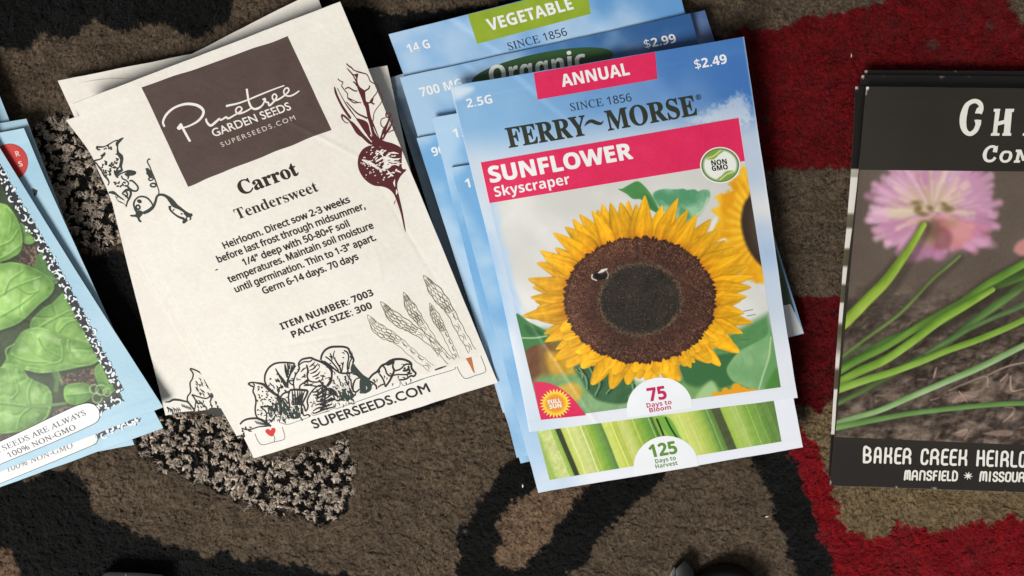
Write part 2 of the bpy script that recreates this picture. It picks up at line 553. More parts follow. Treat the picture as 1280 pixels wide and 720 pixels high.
def loop_mask(X, Y):
    m = np.zeros(len(X))
    jx = X + 7 * (vn(X * .09, Y * .09, 2) - .5) * 2; jy = Y + 7 * (vn(X * .09, Y * .09, 5) - .5) * 2
    for P in LOOPS:
        i = np.nonzero((jx > P[:, 0].min() - 8) & (jx < P[:, 0].max() + 8) & (jy > P[:, 1].min() - 8) & (jy < P[:, 1].max() + 8))[0]
        if len(i): m[i] = np.maximum(m[i], sst(3, -3, sdf_poly(jx[i], jy[i], P)))
    return m


def rug_height(X, Y):
    w = 8 * (fbm(X * .02, Y * .02, 4, 3) - .5)
    a = fbm((X + w) * .055, (Y - w) * .075, 1, 3)
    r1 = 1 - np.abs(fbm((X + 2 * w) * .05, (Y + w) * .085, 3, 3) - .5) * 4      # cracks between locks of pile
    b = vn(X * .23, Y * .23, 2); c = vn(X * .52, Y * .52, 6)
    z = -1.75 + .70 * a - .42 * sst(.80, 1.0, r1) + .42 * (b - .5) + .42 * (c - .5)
    return z


xs = np.r_[np.arange(-1700, -420, 40), np.arange(-420, -30, 10), np.arange(-30, 1312, 1.15), np.arange(1312, 1700, 10), np.arange(1700, 3000, 40)]
ys = np.r_[np.arange(-1200, -260, 40), np.arange(-260, -30, 10), np.arange(-30, 752, 1.15), np.arange(752, 1000, 10), np.arange(1000, 1700, 40)]
gx, gy = np.meshgrid(xs, ys); gx = gx.ravel(); gy = gy.ravel()
hz = rug_height(gx, gy)
lm = loop_mask(gx, gy)
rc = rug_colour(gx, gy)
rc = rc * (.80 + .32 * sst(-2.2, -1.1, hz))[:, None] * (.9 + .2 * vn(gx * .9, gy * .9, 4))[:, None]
rc = rc * (1 - lm[:, None]) + A((15, 14, 13)) * lm[:, None]
hz = hz * (1 - lm) + (-2.4 + .5 * vn(gx * .3, gy * .3, 2)) * lm
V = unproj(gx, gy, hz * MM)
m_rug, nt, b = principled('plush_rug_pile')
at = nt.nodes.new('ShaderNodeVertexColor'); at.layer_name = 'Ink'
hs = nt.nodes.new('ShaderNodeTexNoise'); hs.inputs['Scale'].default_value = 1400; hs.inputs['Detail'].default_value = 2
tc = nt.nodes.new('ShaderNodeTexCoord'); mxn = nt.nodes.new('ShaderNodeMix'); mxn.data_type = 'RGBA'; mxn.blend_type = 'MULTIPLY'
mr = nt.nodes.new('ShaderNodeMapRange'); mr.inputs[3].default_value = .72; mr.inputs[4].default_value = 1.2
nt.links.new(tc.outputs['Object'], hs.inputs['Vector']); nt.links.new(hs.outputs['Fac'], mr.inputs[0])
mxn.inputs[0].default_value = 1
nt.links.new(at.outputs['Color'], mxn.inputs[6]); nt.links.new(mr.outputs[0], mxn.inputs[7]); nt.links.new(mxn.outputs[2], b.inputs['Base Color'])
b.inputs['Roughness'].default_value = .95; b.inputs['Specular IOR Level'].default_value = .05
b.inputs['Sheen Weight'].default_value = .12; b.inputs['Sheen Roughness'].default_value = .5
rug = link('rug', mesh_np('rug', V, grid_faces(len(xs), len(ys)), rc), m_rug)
tag(rug, 'plush patterned rug in taupe, black and red that all the seed packets lie on', 'rug')

# --- pile fibres standing out of the rug
rg = np.random.default_rng(3)


def fibres(name, n, x0, x1, y0, y1, lmin, lmax, wid, base_h, colf, lean, parent, mat, keep=None):
    X = rg.uniform(x0, x1, n); Y = rg.uniform(y0, y1, n)
    if keep is not None:
        k = keep(X, Y); X = X[k]; Y = Y[k]; n = len(X)
    z0 = base_h(X, Y)
    c = colf(X, Y)
    ang = fbm(X * .018, Y * .018, 6, 3) * 14 + rg.normal(0, .9, n)
    L = rg.uniform(lmin, lmax, n); hz_ = L * lean * rg.uniform(.5, 1.3, n)
    dx = np.cos(ang); dy = np.sin(ang)
    B = unproj(X, Y, z0 * MM)
    up = np.sqrt(np.maximum(L * L - hz_ * hz_, .01))
    w = wid * rg.uniform(.6, 1.4, n)
    px, py = -dy, dx
    P = []
    for f, ww in ((0, 1.0), (.5, .85), (1.0, .25)):
        bend = f ** 1.6
        cx = B[:, 0] + dx * hz_ * bend * MM; cy = B[:, 1] + dy * hz_ * bend * MM; cz = B[:, 2] + up * (f - .25 * f * f) * MM
        for s_ in (-1, 1): P.append(np.stack([cx + s_ * px * w * ww * .5 * MM, cy + s_ * py * w * ww * .5 * MM, cz], 1))
    Vv = np.stack(P, 1).reshape(-1, 3)
    base = np.arange(n)[:, None] * 6
    Fq = np.concatenate([base + A([[0, 1, 3, 2]]), base + A([[2, 3, 5, 4]])], 0)
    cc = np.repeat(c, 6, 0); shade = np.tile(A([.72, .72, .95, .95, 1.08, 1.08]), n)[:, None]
    me = mesh_np(name, Vv, Fq, np.clip(cc * shade, 0, 255), smooth=False)
    o = link(name, me, mat, parent); tag(o, kind='stuff')
    return o


def fib_col(X, Y):
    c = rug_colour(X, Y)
    return c * rg.uniform(.72, 1.28, len(X))[:, None]


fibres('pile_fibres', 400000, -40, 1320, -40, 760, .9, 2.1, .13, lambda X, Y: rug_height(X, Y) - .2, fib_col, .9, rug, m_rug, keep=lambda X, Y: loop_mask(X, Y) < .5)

# --- knobbly boucle patches: little yarn loops, pale and black mixed
RL = random.Random(8)


_h = np.random.default_rng(21).random((64, 64, 3))


def yarn_tone(X, Y):
    """1 on a nub of yarn, 0 in the black between: nubs sit in skewed rows"""
    gx_ = (X + .30 * Y) / 13.5; gy_ = (Y - .22 * X) / 12.5
    best = np.full(np.shape(X), 9.)
    i0 = np.floor(gx_).astype(int); j0 = np.floor(gy_).astype(int)
    for di in (-1, 0, 1):
        for dj in (-1, 0, 1):
            h = _h[(i0 + di) & 63, (j0 + dj) & 63]
            dx = (gx_ - (i0 + di + .5 + .62 * (h[..., 0] - .5))) * 13.5; dy = (gy_ - (j0 + dj + .5 + .62 * (h[..., 1] - .5))) * 12.5
            a_ = h[..., 2] * 3.1; u = dx * np.cos(a_) + dy * np.sin(a_); v = -dx * np.sin(a_) + dy * np.cos(a_)
            best = np.minimum(best, np.hypot(u / 1.25, v / .9) / (4.2 + 2.4 * h[..., 2]))
    return sst(1.06, .80, best + .35 * (vn(X * .4, Y * .4, 3) - .5))


LV, LF, LC = [], [], []; nb = 0
for P in LOOPS:
    x0, y0 = P.min(0); x1, y1 = P.max(0)
    cnt = int((x1 - x0) * (y1 - y0) / 13)
    QX = np.array([RL.uniform(x0, x1) for _ in range(cnt)]); QY = np.array([RL.uniform(y0, y1) for _ in range(cnt)])
    ok = loop_mask(QX, QY) > .5; pale = yarn_tone(QX, QY)
    for cx, cy, tone in zip(QX[ok], QY[ok], pale[ok]):
        if RL.random() > .07 + .93 * tone: continue
        a0 = RL.uniform(0, 6.28); r = RL.uniform(1.9, 3.4); tr_ = RL.uniform(1.1, 1.7)
        col = (A((186, 171, 155)) if tone > .4 else A((26, 24, 22))) * RL.uniform(.72, 1.12)
        nu, nv = 7, 6
        pts = []
        for iu in range(nu):
            th_ = -.5 + iu / (nu - 1) * (3.14 + 1.0)
            pts.append((cx + r * math.cos(th_) * math.cos(a0) + RL.uniform(-.5, .5), cy + r * math.cos(th_) * math.sin(a0) + RL.uniform(-.5, .5) - 1.0 * math.sin(th_), (-2.15 + (.30 * r) * .46 * math.sin(th_))))
        for iu in range(nu):
            q0 = pts[max(0, iu - 1)]; q1 = pts[min(nu - 1, iu + 1)]
            t3 = A((q1[0] - q0[0], q1[1] - q0[1], (q1[2] - q0[2]) / .233)); t3 /= np.linalg.norm(t3) + 1e-9
            n1_ = np.cross(t3, (math.sin(a0), -math.cos(a0), .2)); n1_ /= np.linalg.norm(n1_) + 1e-9; n2_ = np.cross(t3, n1_)
            for iv in range(nv):
                ph_ = iv / nv * 6.283; rr = tr_ * RL.uniform(.78, 1.22)
                d3 = (n1_ * math.cos(ph_) + n2_ * math.sin(ph_)) * rr
                LV.append((pts[iu][0] + d3[0], pts[iu][1] + d3[1], pts[iu][2] + d3[2] * .233)); LC.append(col * RL.uniform(.80, 1.18))
        for iu in range(nu - 1):
            for iv in range(nv):
                j = (iv + 1) % nv
                LF.append((nb + iu * nv + iv, nb + iu * nv + j, nb + (iu + 1) * nv + j, nb + (iu + 1) * nv + iv))
        nb += nu * nv
LV = A(LV)
lo = link('loop_pile', mesh_np('loop_pile', unproj(LV[:, 0], LV[:, 1], LV[:, 2] * MM), LF, A(LC)), m_rug, rug); tag(lo, kind='stuff')


def lfc(X, Y):
    return lerpc((15, 14, 13), (172, 158, 143), yarn_tone(X, Y)) * rg.uniform(.65, 1.2, len(X))[:, None]


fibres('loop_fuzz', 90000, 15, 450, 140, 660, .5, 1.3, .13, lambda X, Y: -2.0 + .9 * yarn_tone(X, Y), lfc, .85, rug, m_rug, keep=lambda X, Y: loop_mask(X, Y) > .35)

# --- lint
M_LINT = mat_ink('white_lint', (220, 216, 206), .9, .1)


def lint(label, x, y, pts, w):
    c = unproj(x, y, .0)
    P = catmull([(x + a, y + b_) for a, b_ in pts], .4)
    n = len(P); d = np.gradient(P, axis=0); d /= np.maximum(np.hypot(*d.T), 1e-6)[:, None]; Nn = np.stack([-d[:, 1], d[:, 0]], 1)
    hw = w * .5 * np.sin(np.linspace(.25, 2.9, n))
    rings = []
    for k in range(6):
        a = k / 6 * 2 * math.pi
        q = P + Nn * (hw * math.cos(a))[:, None]
        rings.append(unproj(q[:, 0], q[:, 1], (.1 + .5 * np.sin(np.linspace(0, 3.1, n))) * MM + hw * math.sin(a) * S) - c)
    V = np.stack(rings, 1).reshape(-1, 3)
    F_ = [(i * 6 + k, i * 6 + (k + 1) % 6, (i + 1) * 6 + (k + 1) % 6, (i + 1) * 6 + k) for i in range(n - 1) for k in range(6)]
    o = link('lint_speck', mesh_np('lint_speck', V, F_), M_LINT); o.location = c
    tag(o, label, 'lint', 'white lint specks caught in the rug')


lint('tiny white lint speck on the black band below the celery packet', 653, 607, [(0, -2.5), (.6, 0), (.2, 2.6)], 2.2)
lint('tiny white lint speck on the taupe pile near the red border', 959, 646, [(-2.4, .6), (0, -.5), (2.6, -.8)], 2.0)
lint('tiny pale lint hair standing on the red pile above the black stack', 1064, 69, [(0, -3), (.4, 0), (-.2, 3)], 1.1)

# ================================================================== bits of plastic at the lower edge
M_BLKPL = mat_ink('black_gloss_plastic', (20, 20, 21), .22, .5)
M_DKPL = mat_ink('dark_satin_plastic', (15, 15, 16), .5, .3)
M_GRYPL = mat_ink('grey_plastic', (88, 88, 86), .4, .4)


def lathe(name, cx, cy, prof, mat, parent, loc, n=64):
    """profile of (radius px, height mm) turned about a vertical axis"""
    t = np.linspace(0, 2 * np.pi, n, endpoint=False)
    c = unproj(cx, cy, 0.002)
    V = np.vstack([np.stack([c[0] + r * S * np.cos(t), c[1] + r * S * np.sin(t), np.full(n, h * MM)], 1) for r, h in prof]) - loc
    F_ = [(k * n + i, k * n + (i + 1) % n, (k + 1) * n + (i + 1) % n, (k + 1) * n + i) for k in range(len(prof) - 1) for i in range(n)]
    return link(name, mesh_np(name, V, F_), mat, parent)


def prism(name, P, z0, z1, mat, parent, loc, bev=.35):
    P = A(P, float); n = len(P); c = P.mean(0); rows = []
    for z, k in ((z0, 0), (z1 - bev, 0), (z1 - bev * .3, .7), (z1, 1.6)):
        Q = P - (P - c) / np.hypot(*(P - c).T)[:, None] * k
        rows.append(unproj(Q[:, 0], Q[:, 1], z * MM))
    rows.append(unproj(c[:1, None][:, 0].repeat(n), np.full(n, c[1]), z1 * MM))
    V = np.vstack(rows) - loc
    F_ = [(k * n + i, k * n + (i + 1) % n, (k + 1) * n + (i + 1) % n, (k + 1) * n + i) for k in range(len(rows) - 1) for i in range(n)]
    me = mesh_np(name, V, F_); return link(name, me, mat, parent)


gl = unproj(905, 750, 0.0)
gad = bpy.data.objects.new('plastic_gadget', None); COL.objects.link(gad); gad.location = gl; gad.empty_display_size = .01
tag(gad, 'black round plastic gadget with a curved shiny rim and a small grey tab', 'gadget')
lathe('outer_ring', 906, 751, [(46, -1.5), (50.5, 0.2), (51.5, 2.5), (50, 4.6), (47, 5.8), (42, 6.2), (38.5, 5.6), (37, 4.0), (37, -1)], M_DKPL, gad, gl)
lathe('inner_rim', 903, 756, [(36.8, 0), (36.8, 5.2), (35.6, 6.6), (33.4, 7.2), (31.8, 6.4), (31.2, 3.5), (20, 2.6), (.2, 2.5)], M_BLKPL, gad, gl)
bl_ = prism('hinge_block', [(843, 712), (856, 699.5), (867, 711), (870, 730), (846, 734)], -1, 3.4, M_DKPL, gad, gl)
prism('side_tab', [(837.5, 717), (843, 708.5), (846.5, 711.5), (841, 724), (837, 724)], -1, 2.6, M_GRYPL, gad, gl, .2)

tl = unproj(165, 730, 0.0)
tr = bpy.data.objects.new('plastic_case', None); COL.objects.link(tr); tr.location = tl; tr.empty_display_size = .01
tag(tr, 'dark grey plastic case with a rounded corner lying on the black pile', 'case')
prism('case_body', [(127, 722), (129, 717), (135, 714.6), (160, 714.8), (180, 716), (205, 718.5), (204, 760), (126, 758)], -1, 3.6, mat_ink('case_grey_plastic', (46, 46, 48), .35, .45), tr, tl, .5)
prism('case_seam', [(157, 716.6), (158.4, 716.6), (158.0, 758), (156.6, 758)], 3.4, 3.75, M_BLKPL, tr, tl, .05)
# ================================================================== sky-blue packets (right-centre pile)
G_SKY = 'sky blue seed packets fanned out in a pile'
M_PAPER = mat_print('coated_paper_print', rough=.36, spec=.45, bump=.10)
M_PHOTO = mat_print('photo_print', rough=.34, spec=.45, bump=.06)
I_WHITE = mat_ink('white_ink', (240, 240, 238))
I_DARK = mat_ink('charcoal_ink', (46, 50, 38))
I_NAVY = mat_ink('navy_ink', (38, 44, 62))
I_MAG = mat_ink('magenta_ink', (186, 30, 88))
I_GRN = mat_ink('leaf_green_ink', (96, 138, 48))


def paint_sky(pk, deep=1.0, dark=1.0, cloud=.5, right=(66, 118, 182), low=(226, 230, 236), base=(114, 170, 216)):
    def f(cv):
        s, t = pk.st(cv.X, cv.Y)
        c = lerpc(base, right, sst(.15, 1.0, s * .95 - t * .7 + .12))
        n = fbm(s * 3 + pk.seed, t * 4 + pk.seed * 2, pk.seed, 5)
        cl = sst(.42, .72, n + .25 * sst(.12, 0, s) + .18 * sst(.05, 0, t) * sst(.25, 0, s) - .05)
        c = c * (1 - cloud * cl[:, None]) + A((232, 240, 246)) * cloud * cl[:, None]
        w = sst(.10, .30, t + .05 * (n - .5)) * .55 * sst(0.0, .3, s) + sst(.55, .95, t) * .4
        w = np.clip(w * deep, 0, 1)[:, None]
        c = c * (1 - w) + A(low, float) * w
        # faint slanting light rays printed across the sky
        r = np.abs((s * 1.0 - t * .95) - .22)
        c = c + (sst(.022, 0, r) * 14 * sst(.24, .05, t))[:, None]
        ray = np.abs((s - t * .7) - .62); c = c + (sst(.05, 0, ray) * 7 * sst(.3, .05, t))[:, None]
        cv.C[:] = np.clip(c * dark, 0, 255)
    return f


def sky_packet(label, Lp, Rp, zlev, seed, **kw):
    pk = Packet('seed_packet', label, G_SKY, Lp, Rp, zlev, seed=seed, thick=.5, bulge=kw.pop('bulge', .3), crump=kw.pop('crump', .12))
    pk.build_body(paint_sky(pk, **kw), M_PAPER, step=2.0)
    return pk


def zz(k, top=0.0):
    b = 1.15 + k * .95
    return (b + top, b + top, b, b)


# --- lowest ones, only slivers show
pN = sky_packet('shade-darkened blue seed packet lowest in the sunflower pile, peeking out beside the cream packets', [(484.5, 98), (598, 460)], [(846, -14), (988, 361)], zz(0), 1,
                deep=0, base=(62, 92, 118), right=(60, 96, 140))  # sky colours darkened to stand in for shade low in the pile
pN.text('weight_lettering', '500 MG', (474, 127.5), (530, 113), 10, mat_ink('shaded_white_ink', (150, 165, 175)), .03, 'bold', .0)  # white lettering dimmed in colour to match that painted shade
pN.patch('photo_panel', [(830, 236), (936, 212), (978, 326), (862, 352)], lambda c: c.C.__setitem__(slice(None), (46, 70, 48)), M_PHOTO, .02, 4)

pR = sky_packet('deep blue seed packet with a white and green corner poking out of the sunflower pile', [(526, 92), (648, 506)], [(881, 13), (1005, 417)], zz(1), 2,
                deep=.3, right=(44, 74, 128))
pR.patch('foot_panel', [(850, 412), (988, 380), (1004.6, 416.4), (860, 452)], lambda c: c.C.__setitem__(slice(None), (214, 216, 214)), M_PAPER, .03, 4)


def paint_dkgreen(cv):
    n = fbm(cv.X * .06, cv.Y * .06, 3); cv.C[:] = lerpc((44, 62, 46), (66, 92, 60), n)


pR.patch('photo_panel', [(860, 180), (928, 170), (994, 390), (900, 412)], paint_dkgreen, M_PHOTO, .02, 4)

# --- green VEGETABLE packet
pV = sky_packet('sky blue seed packet with a green vegetable banner at the top of the fanned pile', [(486, 43), (644, 470)], [(841, -47), (944, 392)], zz(2), 3,
                deep=.15, base=(112, 164, 214), right=(96, 150, 204))


def paint_vegtab(cv):
    n = fbm(cv.X * .08, cv.Y * .08, 2); cv.C[:] = lerpc((134, 160, 36), (152, 176, 52), n)


tb = pV.patch('category_banner', [(584.6, 18.2), (733, -18.5), (738.5, 17.2), (596.4, 55)], paint_vegtab, M_PAPER, .03, 3)
pV.text('category_lettering', 'VEGETABLE', (612, 38.5), (717.5, 11), 15, I_WHITE, .06, 'bold', .006, tb)
pV.text('since_lettering', 'SINCE 1856', (636.7, 63), (709.6, 43.9), 9.6, I_NAVY, .03, 'serif', .004)
pV.text('weight_lettering', '14 G', (511, 66.3), (538.5, 59.4), 11, I_WHITE, .03, 'bold')

# --- organic packet
pO = sky_packet('sky blue organic seed packet with a dark green oval behind the sunflower packet', [(500, 97), (629, 516)], [(863, 17), (976, 440)], zz(3), 4,
                deep=.2, base=(100, 156, 206), right=(44, 88, 142))


def paint_oval(cv):
    n = fbm(cv.X * .05, cv.Y * .05, 5); cv.C[:] = lerpc((38, 70, 38), (52, 88, 46), n)


tt = np.linspace(0, 2 * np.pi, 60, endpoint=False); ca, sa = math.cos(-.20), math.sin(-.20)
ov = pO.blob('organic_oval', np.stack([678 + 90 * np.cos(tt) * ca - 19 * np.sin(tt) * sa, 85 + 90 * np.cos(tt) * sa + 19 * np.sin(tt) * ca], 1), paint_oval, M_PAPER, .03, 6)
pO.text('organic_lettering', 'Organic', (614.5, 105.5), (736, 84), 23, mat_ink('silver_ink', (216, 220, 216)), .06, 'bolditalic', .004, ov)
pO.text('weight_lettering', '700 MG', (526.5, 121), (578.5, 108.5), 11.3, I_WHITE, .03, 'bold')
pO.text('price_lettering', '$2.99', (807, 60.8), (846, 52.6), 11, I_WHITE, .03, 'bold')

# --- three blue slivers on the left
p9 = sky_packet('sky blue seed packet marked 9, a narrow strip beside the cream carrot packet', [(521, 173), (651, 579)], [(870, 100), (985, 500)], zz(4), 5, deep=.25)
p9.text('weight_lettering', '900 MG', (541.5, 195.5), (594, 183), 11.3, I_WHITE, .03, 'bold')
ar = p9.art('stem_drawing', mat_ink('pale_green_ink', (92, 128, 70)), .03)
ar.stroke([(569, 262), (577, 288), (586, 318), (591, 345)], [1.5, 3.2, 2.6, 1.5]).build()
p1 = sky_packet('sky blue seed packet marked 1 with a cloudy corner under the sunflower packet', [(540, 147), (646, 572)], [(895, 88), (980, 500)], zz(5), 6, deep=.25)
p1.text('weight_lettering', '1.5 G', (567.5, 172.5), (606, 165), 11.3, I_WHITE, .03, 'bold')

# --- celery packet just under the sunflower
pC = sky_packet('blue and white seed packet with pale celery stalks directly under the sunflower packet', [(564, 210), (673, 616)], [(925, 150), (1003.7, 559)], zz(6), 7, deep=1.25,
                low=(228, 232, 240))
pC.text('weight_lettering', '1 G', (583, 235), (606, 230.5), 11.3, I_WHITE, .03, 'bold')


def paint_celery(cv):
    X, Y = cv.X, cv.Y
    # across-stalk coordinate: stalks lean about 15 degrees
    u = (X - 671.6) - (Y - 541.6) * .40 + 2.0 * (fbm(X * .02, Y * .02, 1) - .5)
    n1 = vn(u * .9, Y * .03, 1); n2 = vn(u * .35, Y * .015, 2); g = fbm(X * .12, Y * .12, 4)
    c = lerpc((150, 178, 70), (205, 214, 128), n2) + ((n1 - .5) * 26)[:, None] + ((g - .5) * 16)[:, None]
    KN = ((0, 150, 178, 84), (6, 196, 208, 130), (16, 206, 214, 146), (21, 150, 182, 80), (24.6, 132, 172, 62), (25.6, 18, 28, 10), (31, 14, 22, 8), (32.5, 186, 200, 92), (40, 208, 216, 120), (50, 206, 212, 140),
          (62, 160, 184, 66), (72, 110, 160, 54), (84.5, 66, 112, 62), (86, 214, 222, 112), (92, 206, 216, 104), (100, 184, 194, 80), (112, 206, 212, 130), (126, 152, 178, 62), (142, 84, 142, 50), (149, 66, 120, 54),
          (150.5, 24, 56, 18), (153, 120, 166, 66), (162, 150, 184, 72), (172, 190, 204, 104), (184, 206, 214, 120), (200, 198, 208, 108), (212, 150, 180, 72), (220, 90, 136, 60), (229, 76, 116, 60), (231, 50, 54, 40),
          (240.5, 56, 60, 44), (242, 152, 186, 72), (256, 172, 194, 106), (272, 116, 160, 62), (290, 92, 134, 62), (312, 70, 104, 56))
    kx = A([k[0] for k in KN], float); kc = A([k[1:] for k in KN], float)
    base = np.stack([np.interp(u, kx, kc[:, k]) for k in range(3)], 1)
    cv.C[:] = base * .8 + c * .2 + (relief(X, Y, .16, 3, 3) * 18)[:, None]
    for x0, w, col, a in ((18, 1.0, (240, 244, 190), .5), (40, 1.1, (248, 248, 200), .7), (57, 1.4, (246, 244, 214), .8), (63, .7, (230, 230, 180), .6), (97.5, 1.4, (240, 244, 150), .8), (104, .8, (140, 160, 50), .6), (126, 1.1, (236, 240, 160), .6),
                          (147, 1.0, (232, 240, 150), .7), (186, 1.0, (220, 236, 120), .7), (179, .9, (180, 214, 90), .7), (200, .7, (150, 170, 60), .5), (208, .7, (160, 180, 70), .5), (217, .7, (150, 176, 60), .5), (223, .9, (224, 236, 140), .5),
                          (261, .9, (220, 236, 150), .6), (275, .9, (200, 224, 130), .6), (286, .8, (170, 205, 100), .6), (294, .7, (60, 100, 40), .5), (301, .7, (140, 180, 84), .5)):
        cv.mix(sst(w, 0, np.abs(u - x0 + 1.2 * (vn(Y * .05, Y * 0 + x0, 3) - .5))) * a, col)
    i = np.nonzero((u > 2) & (u < 20))[0]
    cv.C[i] += ((fbm(X[i] * .25, Y[i] * .25, 6) - .5) * 46)[:, None]
    # crossing leaf between the middle stalks
    cv.poly([(822, 524), (836, 522), (848, 541), (852, 552), (838, 546)], (112, 168, 62), 1.0)
    cv.stroke([(832, 522), (839, 536), (849, 551)], 1.1, (20, 52, 14)); cv.stroke([(821, 524), (827, 538), (831, 548)], 1.2, (16, 40, 12))
    cv.stroke([(842, 521), (851, 536), (856, 549)], .8, (196, 224, 110))


ph = pC.patch('photo_panel', [(668, 527), (964, 484), (976.9, 551.9), (687, 600)], paint_celery, M_PHOTO, .03, .8)


def paint_badgewhite(cv):
    n = fbm(cv.X * .04, cv.Y * .04, 1); cv.C[:] = lerpc((228, 232, 236), (238, 240, 244), n)


def half_disc(cx, cy, rx, ry, tilt, drop):
    t = np.linspace(math.pi, 2 * math.pi, 40); c, s = math.cos(tilt), math.sin(tilt)
    x = rx * np.cos(t); y = ry * np.sin(t)
    P = [(cx + c * a - s * b, cy + s * a + c * b) for a, b in zip(x, y)]
    P += [(P[-1][0] + drop * .18, P[-1][1] + drop), (P[0][0] + drop * .18, P[0][1] + drop)]
    return P


hb = pC.blob('days_badge', half_disc(832.5, 583, 40.5, 38, -.165, 6), paint_badgewhite, M_PAPER, .06, 6)
pC.text('days_number', '125', (813.8, 571.9), (847.4, 566.4), 15.6, I_GRN, .09, 'bold', .012, hb)
pC.text('days_lettering', 'Days to', (819.6, 579.4), (845.2, 574.6), 5.2, I_GRN, .09, 'bold', -.004, hb)
pC.text('days_lettering', 'Harvest', (820, 585.8), (847.4, 581), 5.2, I_GRN, .09, 'bold', -.004, hb)

# --- the sunflower packet on top
pS = Packet('seed_packet', 'sky blue annual seed packet with a big yellow sunflower photo, topmost of its pile', G_SKY, [(563, 108), (589, 213), (617, 325), (640, 432), (662, 540)],
            [(930, 46), (947, 160), (964, 275), (980, 390), (997, 497)], zz(7.2, .4), seed=3, thick=.6, bulge=1.0, crump=.22)


def paint_sunface(cv):
    paint_sky(pS, deep=.0, cloud=.14, base=(122, 172, 216), right=(62, 112, 178))(cv)
    s, t = pS.st(cv.X, cv.Y)
    n = fbm(s * 2.5 + 4, t * 3.2, 2, 5)
    cv.mix(sst(.10, .24, t + .06 * (n - .5) - .05 * s * sst(.5, 1, s)) * (.72 + .2 * (n - .5)), (222, 224, 228))
    e = sst(.06, .0, s)
    cv.mix(e * sst(.26, .45, t) * sst(.30, .52, n) * .8, (236, 242, 248))
    cv.mix(e * sst(.30, .5, t) * sst(.62, .42, n) * .65, (150, 192, 232))
    r = sst(.90, .96, s)
    cv.mix(r * sst(.33, .40, t) * sst(.62, .52, t) * sst(.35, .6, 1 - n) * .9, (136, 166, 210))
    cv.mix(r * np.exp(-((t - .47) / .05) ** 2) * .85, (222, 222, 220))
    cv.mix(r * np.exp(-((t - .60) / .05) ** 2) * .55, (150, 180, 216))
    cv.mix(sst(.72, .9, t) * .8, (230, 232, 238))
    cv.mix(sst(.72, 1, t) * sst(.22, .0, s) * .45, (176, 208, 234))
    # cloud at the shoulder, right of the brand name
    cv.poly([(862, 150), (880, 143), (892, 134), (908, 130), (916, 122), (930, 121), (936, 152), (900, 156)], (226, 229, 232), 7, .62, warp=5)
    # pale cloud in the top left corner
    cv.poly([(564, 110), (575, 107), (592, 110), (584, 118), (569, 124)], (222, 232, 240), 5, .8)
    # whitened wear along the cut edges
    cv.mix(sst(.008, .0, s) * .6 + sst(.994, 1., s) * .5, (235, 238, 240))


pS.build_body(paint_sunface, M_PAPER, step=1.3)


def paint_pink(cv):
    n = fbm(cv.X * .06, cv.Y * .06, 7); cv.C[:] = lerpc((212, 34, 84), (224, 44, 94), n)
    cv.C += ((vn(cv.X * 1.4, cv.Y * 1.4, 2) - .5) * 8)[:, None]


def frame_quad(q, d):
    q = A(q, float); c = q.mean(0)
    out = []
    for p in q:
        v = p - c; out.append(p + v / np.hypot(*v) * d)
    return out


tb = pS.patch('category_banner', [(667, 91.2), (818.9, 65.0), (821.7, 98.6), (672, 124.6)], paint_pink, M_PAPER, .03, 3)
pS.text('category_lettering', 'ANNUAL', (703.2, 108.6), (787.4, 93.2), 15.2, I_WHITE, .06, 'bold', .008, tb)
pS.text('weight_lettering', '2.5G', (584.2, 134.6), (616, 128.6), 10.8, I_WHITE, .03, 'bold')
pS.text('price_lettering', '$2.49', (869.5, 86.4), (909.4, 78.8), 11.6, I_WHITE, .03, 'bold', .004)
pS.text('since_lettering', 'SINCE 1856', (714, 138.8), (790, 126.2), 9.6, I_NAVY, .03, 'serif', .004)
bl = pS.text('brand_lettering', 'FERRY', (636.5, 184.6), (735.5, 168.2), 24.5, I_DARK, .03, 'serifbold', .010)
pS.text('brand_lettering', 'MORSE', (760.5, 163.2), (872, 143.2), 24.5, I_DARK, .03, 'serifbold', .010)
ar = pS.art('brand_swash', I_DARK, .034)
ar.stroke(Z(680, 0, 3.6, (182, 568), (196, 552), (214, 545), (236, 553), (256, 556), (268, 543)), [.6, 3.6, 4.6, 4.8, 3.6, .6])
ar.build()
pS.text('registered_mark', '®', (870.4, 125.2), (877, 124), 6.2, I_DARK, .03, 'gill', .02)

# photo behind the banner
PQ = [(611, 249), (930.5, 196), (976, 484), (676, 524.5)]
SUNC = A((800.0, 375.0))


def zs(*p): return Z(640, 240, 2.769, *p)


